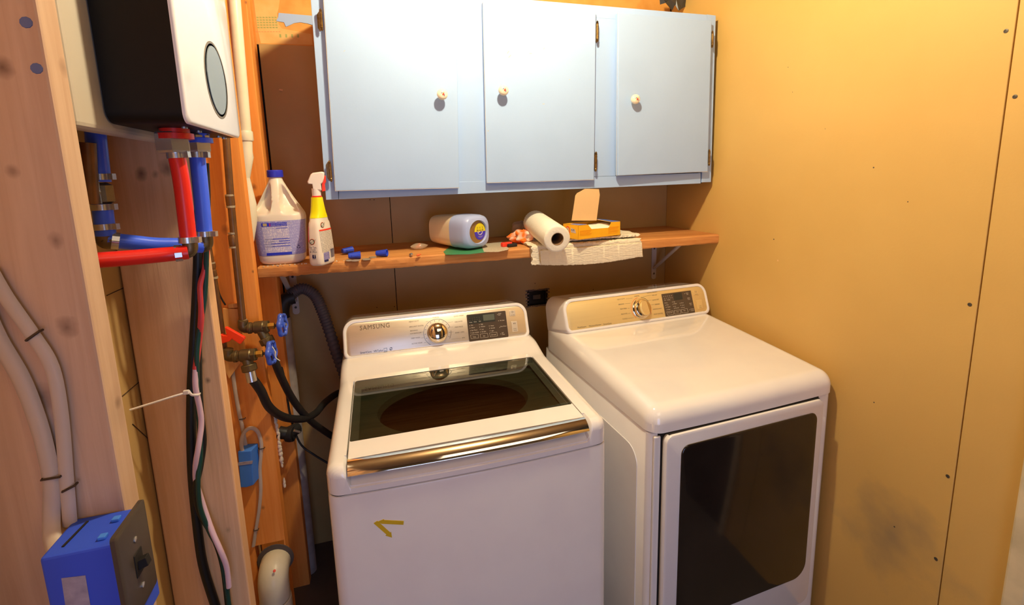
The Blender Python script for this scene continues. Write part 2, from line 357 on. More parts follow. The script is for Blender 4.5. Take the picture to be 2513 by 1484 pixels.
for i, (px, py, r) in enumerate(((1899, 587, .0022), (1909, 639, .003), (2144, 411, .002), (1934, 165, .0012), (2145, 987, .0018), (2228, 495, .0015), (2195, 1292, .002), (1945, 226, .001), (2025, 316, .001))):
    p = atx(px, py, 0.0)
    obj('nail_hole', MB().lathe([(r, -0.001), (r, 0.0004), (r * .4, 0.0006)], p, (-1, 0, 0), 8), M_screw if i != 1 else M_carton, wr)
# jamb at the right edge
obj('trim_1', MB().box(-0.016, 0.035, -1.335, -1.297, 0, 1.30).box(-0.013, 0.03, -1.335, -1.297, 1.30, CEIL), M_jamb, kind='structure', bevel=0.005, bseg=2)

def smudge(M, px, py, sy, sz, col, org):
    nt = M.node_tree; N = nt.nodes.new; L = nt.links.new; b = nt.nodes['Principled BSDF']; src = b.inputs['Base Color'].links[0].from_socket
    p = atx(px, py, 0.0) - V(org); tc = N('ShaderNodeTexCoord'); mp = N('ShaderNodeMapping'); mp.vector_type = 'POINT'
    mp.inputs['Location'].default_value = (0, -p.y / sy, -p.z / sz); mp.inputs['Scale'].default_value = (0, 1 / sy, 1 / sz); L(tc.outputs['Object'], mp.inputs[0])
    ln = N('ShaderNodeVectorMath'); ln.operation = 'LENGTH'; L(mp.outputs[0], ln.inputs[0])
    nz = N('ShaderNodeTexNoise'); nz.inputs['Scale'].default_value = 9; nz.inputs['Detail'].default_value = 6; L(tc.outputs['Object'], nz.inputs['Vector'])
    ad = N('ShaderNodeMath'); ad.operation = 'MULTIPLY_ADD'; ad.inputs[1].default_value = 2.2; L(nz.outputs[0], ad.inputs[0]); L(ln.outputs['Value'], ad.inputs[2])
    mr = N('ShaderNodeMapRange'); mr.inputs[1].default_value = 1.0; mr.inputs[2].default_value = 2.1; mr.inputs[3].default_value = 0.55; mr.inputs[4].default_value = 0.0; L(ad.outputs[0], mr.inputs[0])
    mx = N('ShaderNodeMix'); mx.data_type = 'RGBA'; L(mr.outputs[0], mx.inputs[0]); L(src, mx.inputs[6]); mx.inputs[7].default_value = col; L(mx.outputs[2], b.inputs['Base Color'])
smudge(M_tan, 2190, 1310, .16, .14, srgb(120, 112, 98), (0, -1.3, 0))
# back wall
wb = thing('wall_back', None, None, (-0.85, 0, 0), kind='structure')
PJ = -1.218; PTOP = 2.037
def holed(x0, x1, z0, z1, hx0, hx1, hz0, hz1, y0, y1):
    mb = MB()
    for (a, b) in ((x0, hx0), (hx0, hx1), (hx1, x1)):
        for (c, d) in ((z0, hz0), (hz0, hz1), (hz1, z1)):
            if (a, c) != (hx0, hz0): mb.box(a, b, y0, y1, c, d)
    return mb
obj('wall_panel', MB().box(-1.617, PJ - 0.0012, 0, 0.012, 0, PTOP), M_back, wb, bevel=0.0015)
obj('wall_panel', holed(PJ + 0.0012, 0.0, 0, PTOP, -0.675, -0.580, 1.010, 1.080, 0, 0.012), M_back, wb)
obj('old_board', MB().box(-1.66, 0.0, 0.008, 0.03, PTOP, CEIL), M_oldwall, wb)
obj('backing', MB().box(-1.9, 0.05, 0.06, 0.09, 0, CEIL), M_dark, wb)
obj('backing', MB().box(-0.70, -0.55, 0.03, 0.058, 0.98, 1.11).box(-1.64, -1.2, 0.013, 0.03, 0, PTOP), M_dark, wb)
# ragged torn paper edge round the outlet hole
mb = MB()
for k in range(26):
    t = k / 26.0; per = (0.095, 0.07)
    if k < 8: x, z = -0.675 + per[0] * (k / 8), 1.010
    elif k < 13: x, z = -0.580, 1.010 + per[1] * ((k - 8) / 5)
    elif k < 21: x, z = -0.580 - per[0] * ((k - 13) / 8), 1.080
    else: x, z = -0.675, 1.080 - per[1] * ((k - 21) / 5)
    s = random.uniform(.003, .007)
    mb.obox((x, -0.0005, z), (s * 1.3, 0, random.uniform(-.002, .002)), (0, .001, 0), (random.uniform(-.001, .001), 0, s * .6))
obj('torn_edge', mb, mat('torn_grey', srgb(120, 106, 96), rough=.9), wb, kind='stuff')
# electrical box inside the hole
t = thing('outlet_box', 'dark open electrical box sunk in the hole of the back wall between the machines', 'electrical box', (-0.627, 0.02, 1.01))
obj('shell', MB().box(-0.668, -0.587, 0.022, 0.026, 1.014, 1.076).box(-0.668, -0.664, 0.002, 0.026, 1.014, 1.076).box(-0.591, -0.587, 0.002, 0.026, 1.014, 1.076), M_rubber, t)
obj('clamp', MB().box(-0.645, -0.61, 0.012, 0.02, 1.035, 1.055), M_corr, t, bevel=.002)
# papers and stamps on the old wall
def wq(px, py, d=0.0): p = aty(px, py, 0.008); return V((p.x, 0.008 - d, p.z))
for (px, py) in ((636, 105),):
    pass
gm = MB(); cells = [(632 + 7.4 * i + (j * 0.6), 43 + 6.2 * j) for i in range(7) for j in range(5)]
for (px, py) in cells:
    p = wq(px, py, .0006); gm.obox(p, (.0035, 0, 0), (0, .0003, 0), (0, 0, .0022))
for k in range(4):
    p = wq(688 + 14.5 * k, 88, .0006); gm.obox(p, (.003, 0, 0), (0, .0003, 0), (0, 0, .0055))
obj('stamped_print', gm, M_green_i, wb, kind='stuff', label='faded green stamped squares on the old board')
pm = MB()
for k in range(9):
    p = wq(630 + 7 * k, 78, .0006); pm.obox(p, (.003, 0, 0), (0, .0003, 0), (0, 0, .001))
obj('stamped_print', pm, M_pink_i, wb, kind='stuff', label='faded pink stamped line on the old board')
M_manila = mat('manila_paper', srgb(238, 196, 122), rough=.8, var=srgb(228, 176, 96), vscale=20, vamt=.8)
for pp in ([(619, -30), (690, -30), (684, 20), (680, 34), (684, 60), (692, 70), (765, 84), (767, 110), (640, 106), (630, 60)],):
    obj('manila_paper', MB().prism([(wq(a, b).x, wq(a, b).z) for a, b in pp], lambda u, v, d: (u, d, v), 0.0079, 0.0075), M_manila, wb, label='torn pale manila paper pasted on the old board')
# torn blue painted strip
pts = [(684, 32), (765, 39), (800, 41), (800, 70), (770, 63), (755, 58), (737, 55), (722, 57), (710, 63), (702, 66), (697, 55), (678, 52), (683, 42)]
obj('torn_paper', MB().prism([(wq(a, b).x, wq(a, b).z) for a, b in pts], lambda u, v, d: (u, d, v), 0.0078, 0.0058), M_blue, wb, label='torn strip of pale blue painted paper')
# drip of plaster
p = aty(690, 221, 0.0); obj('plaster_chip', MB().obox(p + V((0, -.002, 0)), (.006, 0, -.001), (0, .002, 0), (.001, 0, .003)), M_carton, wb, bevel=.001)
for (px, py) in ((908, 490), (918, 490), (925, 754), (968, 752), (1313, 695), (1650, 545), (1456, 710)):
    p = aty(px, py, 0.0); obj('nail_hole', MB().lathe([(.0018, -.001), (.0018, .0005), (.0008, .0006)], p, (0, -1, 0), 8), M_dark, wb)

def knots(M, pts, org, col):
    nt = M.node_tree; N = nt.nodes.new; L = nt.links.new; b = nt.nodes['Principled BSDF']; src = b.inputs['Base Color'].links[0].from_socket
    tc = N('ShaderNodeTexCoord'); nz = N('ShaderNodeTexNoise'); nz.inputs['Scale'].default_value = 60; L(tc.outputs['Object'], nz.inputs['Vector'])
    for p, r, amt in pts:
        q = p - V(org); mp = N('ShaderNodeMapping'); mp.inputs['Location'].default_value = (-q.x / r, -q.y / r, -q.z / (r * 1.25)); mp.inputs['Scale'].default_value = (1 / r, 1 / r, .8 / r)
        L(tc.outputs['Object'], mp.inputs[0]); ln = N('ShaderNodeVectorMath'); ln.operation = 'LENGTH'; L(mp.outputs[0], ln.inputs[0])
        ad = N('ShaderNodeMath'); ad.operation = 'ADD'; L(ln.outputs['Value'], ad.inputs[0]); L(nz.outputs[0], ad.inputs[1])
        mr = N('ShaderNodeMapRange'); mr.inputs[1].default_value = .6; mr.inputs[2].default_value = 1.7; mr.inputs[3].default_value = amt; mr.inputs[4].default_value = 0; L(ad.outputs[0], mr.inputs[0])
        mx = N('ShaderNodeMix'); mx.data_type = 'RGBA'; L(mr.outputs[0], mx.inputs[0]); L(src, mx.inputs[6]); mx.inputs[7].default_value = col; src = mx.outputs[2]
    L(src, b.inputs['Base Color'])
WO = (-1.7, -1.0, 0)
knots(M_stud, [(aty(5, 165, -1.218), .010, .8), (aty(31, 420, -1.218), .006, .5), (aty(137, 590, -1.218), .007, .6), (aty(164, 803, -1.218), .010, .75), (aty(103, 975, -1.218), .013, .6), (atx(156, 165, -1.6), .008, .4), (atx(289, 988, -1.6), .007, .5)], WO, srgb(104, 74, 58))
knots(M_stud2, [(aty(346, 425, -.826), .010, .8), (aty(381, 427, -.826), .006, .5), (aty(409, 413, -.826), .012, .6), (aty(494, 885, -.826), .007, .7), (aty(510, 933, -.826), .006, .9), (aty(300, 1150, -.826), .008, .4), (aty(560, 1300, -.826), .006, .4)], WO, srgb(100, 70, 54))
knots(M_stud3, [(aty(553, 563, -.475), .010, .5), (aty(621, 666, -.475), .004, .8), (aty(623, 459, -.2), .009, .7), (aty(588, 113, -.2), .007, .8), (aty(604, 6, -.2), .005, .8), (aty(655, 1075, -.475), .008, .5), (aty(645, 1245, -.475), .006, .6)], WO, srgb(120, 70, 40))
# left wall: 2x6 studs, board of the next room behind them
wl = thing('wall_left', None, None, (-1.7, -1.0, 0), kind='structure')
XS = -1.60
for (y0, mtl, xb) in ((-1.218, M_stud, -1.745), (-0.826, M_stud2, -1.742), (-0.475, M_stud3, -1.742), (-0.200, M_stud3, -1.742), (-1.62, M_stud2, -1.742), (-2.02, M_stud, -1.742), (-2.42, M_stud2, -1.742), (-2.82, M_stud, -1.742), (-3.22, M_stud2, -1.742)):
    if y0 == -0.475:
        # stud with the drain hole bored through low down
        obj('stud', holed(xb, XS, 0, CEIL, -1.682, -1.603, 0.36, 0.52, y0, y0 + 0.037), mtl, wl, label='stud bored through for the drain pipe')
    else:
        obj('stud', MB().box(xb, XS, y0, y0 + 0.037, 0, CEIL), mtl, wl, bevel=0.003)
obj('backing_panel', MB().box(-1.77, -1.745, -1.9, 0.05, 0, CEIL).box(-1.77, -1.745, -3.3, -1.905, 0, CEIL), M_tan_back, wl)
obj('top_plate', MB().box(-1.742, XS, -3.3, -0.01, 2.46, CEIL), M_stud, wl)
# corner post strip between stud and back wall, rough
obj('corner_strip', MB().box(-1.742, -1.622, -0.04, 0.0, 0, CEIL), M_stud3, wl, bevel=.003)
# board seam lines of the next room
mb = MB()
for (a, b) in (((262, 725), (312, 702)), ((300, 972), (352, 928)), ((325, 1040), (368, 1080))):
    p, q = atx(*a, -1.7445), atx(*b, -1.7445); mb.tube([p, q], .0009, 5)
obj('seam', mb, M_staple, wl, kind='stuff')
for (px, py, r) in ((64, 55, .0062), (90, 168, .006)):
    p = aty(px, py, -1.218); obj('blue_mark', MB().lathe([(r, -.0005), (r * .9, .0007)], p, (0, -1, 0), 10), M_bluemark, wl, label='round blue paint dab on the nearest stud')
# front wall of the room behind the camera, with the bright opening
wf = thing('wall_front', None, None, (-0.9, -3.3, 0), kind='structure')
obj('wall_panel', MB().box(-1.9, -1.55, -3.35, -3.3, 0, CEIL).box(-0.65, 0.05, -3.35, -3.3, 0, CEIL).box(-1.55, -0.65, -3.35, -3.3, 1.65, CEIL).box(-1.55, -0.65, -3.35, -3.3, 0, 0.25), M_floor, wf)

# ceiling lamp
t = thing('ceiling_lamp', 'bare round bulb in a white holder on the ceiling above the machines', 'lamp', (BULB_POS.x, BULB_POS.y, 2.40))
obj('holder', MB().lathe([(.055, CEIL - BULB_POS.z), (.055, .085), (.03, .06), (.02, .042)], BULB_POS, (0, 0, 1), 24), M_white, t, smooth=True)
prof = [(0.032 * math.sin(math.pi * k / 12), -0.032 * math.cos(math.pi * k / 12)) for k in range(11)] + [(.014, .045)]
obj('bulb', MB().lathe(prof, BULB_POS, (0, 0, 1), 20), M_bulb, t, smooth=True)
# ------------------------------------------------------------------ wall cabinet
YF, YD = -0.3135, -0.3325
def pq(pxs, yf, yb, plane=None):
    ring = [aty(a, b, plane if plane is not None else yf) for a, b in pxs]
    mb = MB(); mb.loft([[V((p.x, yf, p.z)) for p in ring], [V((p.x, yb, p.z)) for p in ring]]); return mb
t = thing('wall_cabinet', 'pale blue painted three-door cabinet hung on the back wall above the shelf', 'cabinet', (-0.72, -0.16, 1.515))
obj('carcass', MB().box(-1.395, -1.377, YF + .018, -0.001, 1.520, 2.135).box(-0.062, -0.045, YF + .018, -0.001, 1.520, 2.135)
    .box(-1.395, -0.045, YF + .018, -0.001, 1.520, 1.536).box(-1.395, -0.045, YF + .018, -0.001, 2.12, 2.135), M_blue, t)
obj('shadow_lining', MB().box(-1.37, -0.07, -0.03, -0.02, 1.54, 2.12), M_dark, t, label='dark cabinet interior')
obj('stile', pq([(759, -44), (800, 490.5), (831, 489), (800, -41)], YF, YF + .018), M_blue, t, bevel=.0012)
obj('stile', pq([(1117, 22), (1122, 447.5), (1200, 444.6), (1192, 25)], YF, YF + .018), M_blue, t, bevel=.0006)
obj('stile', pq([(1454, 42), (1452, 433.4), (1510.5, 431.2), (1515, 47)], YF, YF + .018), M_blue, t, bevel=.0006)
obj('stile', pq([(1735, 35), (1722, 447.5), (1745, 446.5), (1757, 38)], YF, YF + .018), M_blue, t, bevel=.0012)
obj('rail', pq([(831.6, 489), (1719.5, 450), (1719.5, 424), (831.6, 457)], YF - .0005, YF + .018), M_blue, t, bevel=.0008)
obj('rail', pq([(800, -42), (1735, 36), (1735, 62), (1480, 45), (800, 3)], YF - .0005, YF + .018), M_blue, t, bevel=.0008)
def cab_knob(d, px, py):
    c = aty(px, py, YD - .022)
    y0 = YD - .0005 - c.y
    prof = [(.006, -y0), (.0055, -.010), (.007, -.008), (.0135, -.004), (.0163, .001), (.0168, .005), (.0155, .009), (.011, .0125), (.005, .0142), (.0001, .0145)]
    prof[0] = (.0075, -.0215)
    k = obj('knob', MB().lathe(prof, c, (0, -1, 0), 28), M_knob, d, smooth=True, label='white porcelain knob with a small painted flower')
    for (mt, sp) in ((M_fl_r, ((.001, -.001, .0026), (.003, .001, .0018), (.0035, -.003, .0016))), (M_fl_p, ((-.003, .003, .0014), (-.001, .0045, .0012), (.0045, -.0045, .0018), (.0055, -.001, .0012), (-.0045, .0015, .001))), (M_fl_g, ((.0035, .0045, .0016), (-.001, -.004, .0012), (.001, .0022, .001)))):
        mb = MB()
        for (a, b, r) in sp:
            rr = math.hypot(a, b); h = .0147 - 14 * rr * rr
            mb.lathe([(r, 0), (r * .8, .0006)], c + V((a, -h, b)), (0, -1, 0), 8)
        obj('flower_print', mb, mt, d)
def hinge(d, px0, py0, px1, py1, side):
    a = aty(px0, py0, YD); b = aty(px1, py1, YD); mid = (a + b) / 2; L = (a - b).length; ax = (a - b).normalized()
    mb = MB().tube([b + ax * L * .12, a - ax * L * .12], .0042, 10)
    for e, s in ((a, -1), (b, 1)):
        mb.lathe([(.0042, 0), (.005, .002), (.003, .004), (.0045, .006), (.001, .011)], e + ax * s * L * .14, -ax * s, 10)
    mb.tube([mid - ax * L * .28, mid - ax * L * .24], .0049, 10).tube([mid + ax * L * .24, mid + ax * L * .28], .0049, 10)
    x0, x1 = (mid.x - .012, mid.x) if side < 0 else (mid.x, mid.x + .010)
    sh = ax.x / ax.z
    poly = [(x0, -L * .34), ((x0 + x1) / 2, -L * .5), (x1, -L * .34), (x1, L * .34), ((x0 + x1) / 2, L * .5), (x0, L * .34)]
    mb.prism(poly, lambda u, v, dd: (u + sh * v, dd, mid.z + v), YF - .0022, YF)
    obj('hinge', mb, M_hinge, d, smooth=35, label='antique brass hinge')
doors = [([(792, -26), (822.6, 468.5), (1127, 461), (1120, 3)], (1085, 232), ((786, 24, 790, 73, -1), (808, 396, 813, 444, -1))),
         ([(1185, 3), (1195, 449), (1458, 441), (1463, 25)], (1235, 222), ((1466, 52, 1466, 102, 1), (1463, 373, 1462, 420, 1))),
         ([(1516, 31), (1513, 431), (1737, 421), (1747, 51)], (1558, 244), ((1748.5, 78, 1747.5, 115, 1), (1741, 368, 1740, 405, 1)))]
for i, (poly, kn, hs) in enumerate(doors):
    ring = [aty(a, b, YD) for a, b in poly]; dy = [0, 0, 0, 0]
    if i == 2: dy = [-.002, -.010, 0, 0]
    d = obj('door', MB().loft([[V((p.x, YD + q, p.z)) for p, q in zip(ring, dy)], [V((p.x, YD + .0185 + q, p.z)) for p, q in zip(ring, dy)]]), M_blue, t, bevel=.0022, bseg=2)
    cab_knob(d, *kn)
    for h in hs: hinge(d, *h)
    em = MB()
    es = [(ring[0], ring[1]), (ring[1], ring[2])]
    for a, b in es: em.tube([V((a.x, YD + .0002, a.z)) , V((b.x, YD + .0002, b.z))], .0006, 4)
    obj('worn_edge', em, M_blue_edge, d)
# scuffs on the doors
sm = MB()
for (px, py, l, w_, an) in ((1247, 128, .010, .0022, .9), (1251, 138, .012, .002, .8), (1302, 131, .009, .0012, .1), (1335, 119, .006, .0012, 1.2), (1334, 255, .007, .0014, 0), (1198, 321, .003, .0025, .3), (845, 125, .005, .001, .5), (1552, 97, .004, .001, .4), (1398, 195, .004, .0014, .1)):
    p = aty(px, py, YD); c, s = math.cos(an), math.sin(an)
    sm.obox((p.x, YD - .0002, p.z), (l * c / 2, 0, l * s / 2), (0, .0003, 0), (-s * w_ / 2, 0, c * w_ / 2))
obj('scuff', sm, mat('scuff_mark', srgb(214, 204, 176), rough=.7), t, kind='stuff')
# black plastic hanging over the cabinet top
t2 = thing('black_plastic_scrap', 'torn black plastic scrap hanging behind the top of the blue cabinet', 'plastic scrap', (-0.08, -0.1, 2.2))
for pts in ([(1618, -20), (1622, 10), (1632, 8), (1645, 20), (1652, 24), (1656, 10), (1662, -20)], [(1655, -20), (1654, 4), (1664, 28), (1672, 22), (1686, 14), (1682, -20)], [(1632, -20), (1640, 6), (1648, 2), (1646, -20)]):
    ring = [aty(a, b, -0.10) for a, b in pts]; k = len(pts)
    obj('flap', MB().loft([[V((p.x, -0.10 + .006 * math.sin(j * 2.1), p.z)) for j, p in enumerate(ring)], [V((p.x, -0.0985 + .006 * math.sin(j * 2.1), p.z)) for j, p in enumerate(ring)]]), M_trash, t2)

# ------------------------------------------------------------------ shelf and brackets
ZS = 1.3225; YS = -0.350; TH = 0.035
t = thing('wall_shelf', 'rough orange-brown wooden shelf board running along the back wall', 'shelf', (-0.8, -0.17, ZS - TH))
xs = [-1.619 + 1.618 * k / 180 for k in range(181)]
ra, rb = random.Random(3), random.Random(4)
rings = []
wob = lambda k, s: .0012 * math.sin(k * .9 + s) + .0012 * math.sin(k * .37 + s * 2)
for k, x in enumerate(xs):
    rough = 1.0 if x < -1.15 else .35
    a = ra.uniform(0, .004) * rough; b = ra.uniform(0, .006) * rough + wob(k, 1) * .6; c = ra.uniform(0, .003) * rough
    y = YS + wob(k, 0) * .5
    rings.append([V((x, -0.001, ZS - TH)), V((x, -0.001, ZS)), V((x, y + .004 + a, ZS)), V((x, y + c, ZS - .004 - a * .5)), V((x, y + wob(k, 3) * .4, ZS - TH * .5)), V((x, y + .001 + c, ZS - TH + .005)), V((x, y + .005, ZS - TH + max(0, b) * .5))])
obj('board', MB().loft(rings), M_shelf, t, smooth=25)
def bracket(x, lab):
    t = thing('shelf_bracket', lab, 'bracket', (x, 0, 1.08), group='shelf brackets')
    w2 = .012
    leg = MB().prism(rrect(-w2, w2, 1.078, ZS - TH, (.010, .010, .001, .001)), lambda u, v, d: (x + u, d, v), -.0035, -.0005)
    obj('upright', leg, M_ybrk, t, bevel=.0008)
    obj('arm', MB().box(x - w2, x + w2, -.30, -.001, ZS - TH - .004, ZS - TH - .0006), M_ybrk, t, bevel=.0008)
    obj('brace', MB().obox((x, -.11, 1.205), (.008, 0, 0), (0, .105, -.076), (0, .002, .0028)), M_ybrk, t, bevel=.001)
    for z in (1.222, 1.105): obj('screw', MB().lathe([(.0045, 0), (.0045, .0006), (.0025, .0012), (.002, .0004)], (x, -.0035, z), (0, -1, 0), 12), M_screw, t)
bracket(-0.060, 'off-white metal shelf bracket under the right end of the wooden shelf')
bracket(-1.585, 'off-white metal shelf bracket behind the drain hose at the left end of the shelf')

# ------------------------------------------------------------------ washing machine and dryer
W, D = 0.686, 0.737; AS = 0.93      # the two machines, standing on the floor at FLOOR
def bowf(b): return lambda p: V((p[0], p[1] - b * (1 - (2 * p[0] / W - 1) ** 2) * max(0, 1 - max(p[1], 0) / .28), p[2]))
def cover(top, R, zbot, depth, lidfn=None, nx=110, ny=110, xs=None, ys=None, rc=.03, hole=None):
    """moulded top: height field over a rounded rectangle with a rolled edge and a skirt"""
    def axis(a, b, n, extra=()):
        pts = set()
        for k in range(13):
            q = R * 1.15 * (1 - math.cos(math.pi * .5 * k / 12)); pts.add(round(a + q, 5)); pts.add(round(b - q, 5))
        for k in range(n + 1): pts.add(round(a + R + (b - a - 2 * R) * k / n, 5))
        for e in extra: pts.add(round(e, 5))
        return sorted(pts)
    X = axis(0, W, nx, xs or ()); Y = axis(0, depth, ny, ys or ())
    def place(x, y):
        # inside distance to rounded rectangle; clamp outside corners
        cx = min(max(x, rc), W - rc); cy = min(max(y, rc), depth - rc); dx, dy = x - cx, y - cy; q = math.hypot(dx, dy)
        if q > rc: x, y = cx + dx * rc / q, cy + dy * rc / q; q = rc
        if dx != 0 and dy != 0: d = rc - q
        else: d = min(x, W - x, y, depth - y)
        h = top(x, y)
        if d < R: h -= R - math.sqrt(max(0, R * R - (R - d) ** 2))
        if lidfn: h = lidfn(x, y, h, d)
        return (x, y, h)
    nxp, nyp = len(X), len(Y)
    vs = [place(x, y) for y in Y for x in X]
    mb = MB(); fs = [(j * nxp + i, j * nxp + i + 1, (j + 1) * nxp + i + 1, (j + 1) * nxp + i) for j in range(nyp - 1) for i in range(nxp - 1)]
    if hole:
        hx0, hx1, hy0, hy1 = hole
        fs = [f for f in fs if not (hx0 < sum(vs[i][0] for i in f) / 4 < hx1 and hy0 < sum(vs[i][1] for i in f) / 4 < hy1)]
    border = [i for i in range(nxp)] + [j * nxp + nxp - 1 for j in range(1, nyp)] + [(nyp - 1) * nxp + i for i in range(nxp - 2, -1, -1)] + [j * nxp for j in range(nyp - 2, 0, -1)]
    k0 = len(vs); n = len(border)
    vs += [(vs[b][0], vs[b][1], zbot) for b in border]
    fs += [(border[a], border[(a + 1) % n], k0 + (a + 1) % n, k0 + a) for a in range(n)]
    if not hole: fs.append(tuple(k0 + a for a in range(n)))
    mb.add(vs, fs); return mb

def console(t, z0, y0, tl, vt, ux0, ux1, mat_panel, bow, spread):
    nrm = V((0, -1, tl)).normalized()
    fc = lambda u, v, o=0.0: V((u, y0 + tl * v, z0 + v)) + nrm * o
    rr = (.022, .022, .040, .040)
    base = rrect(ux0, ux1, -.006, vt, rr, 8)
    def inset(k, dr=None): return rrect(ux0 + k, ux1 - k, -.006 + k, vt - k, tuple(max(.004, r - k * .7) for r in rr), 8)
    rings = []
    def P(u, v, s):   # going backwards by depth s, flaring out at the foot
        side = (u - W / 2) / (W / 2); foot = max(0, 1 - max(v, 0) / vt)
        q = s ** .8
        u2 = u + (side * spread * q * (.25 + .75 * foot ** 1.5))
        u2 = min(max(u2, .001), W - .001)
        v2 = v * (1 - .22 * q) - .035 * q * foot
        return V((u2, y0 + tl * v + .150 * s, z0 + v2))
    for s in (1.0, .8, .6, .4, .22, .10, .04): rings.append([P(u, v, s) for u, v in base])
    rings.append([fc(u, v, -.0015) for u, v in base]); 
    rings.append([fc(u, v, .0022) for u, v in inset(.0022)])
    rings.append([fc(u, v, .0028) for u, v in inset(.006)])
    rings.append([fc(u, v, .0015) for u, v in inset(.0105)])
    rings.append([fc(u, v, -.004) for u, v in inset(.0115)])
    hous = obj('console', MB().loft(rings), M_white_lid, t, smooth=50)
    pan = obj('control_panel', MB().loft([[fc(u, v, -.0045) for u, v in inset(.0112)], [fc(u, v, -.001) for u, v in inset(.0112)], [fc(u, v, 0.0004) for u, v in inset(.0135)]]), mat_panel, t, smooth=40, label='champagne metallic control panel')
    return fc, nrm, pan

def panel_kit(t, pan, fc, nrm, onf, texts, ring_c, ring_r, knob_r, dial):
    """printed names, dial, display and buttons; onf(px,py)->(u,v)"""
    tx = MB()
    for (s, px, py, size, al) in texts:
        u0, v0 = onf(px, py); merge(tx, text_mb(s, size, lambda a, b: fc(u0 + a, v0 + b, .0009), al))
    obj('printed_names', tx, M_ink_g, pan, kind='stuff')
    ln = MB()
    for (a, b) in dial.get('lines', ()):
        p, q = onf(*a), onf(*b); ln.tube([fc(p[0], p[1], .0007), fc(q[0], q[1], .0007)], .0003, 4)
    if ln.v: obj('leader_line', ln, M_ink_g, pan, kind='stuff')

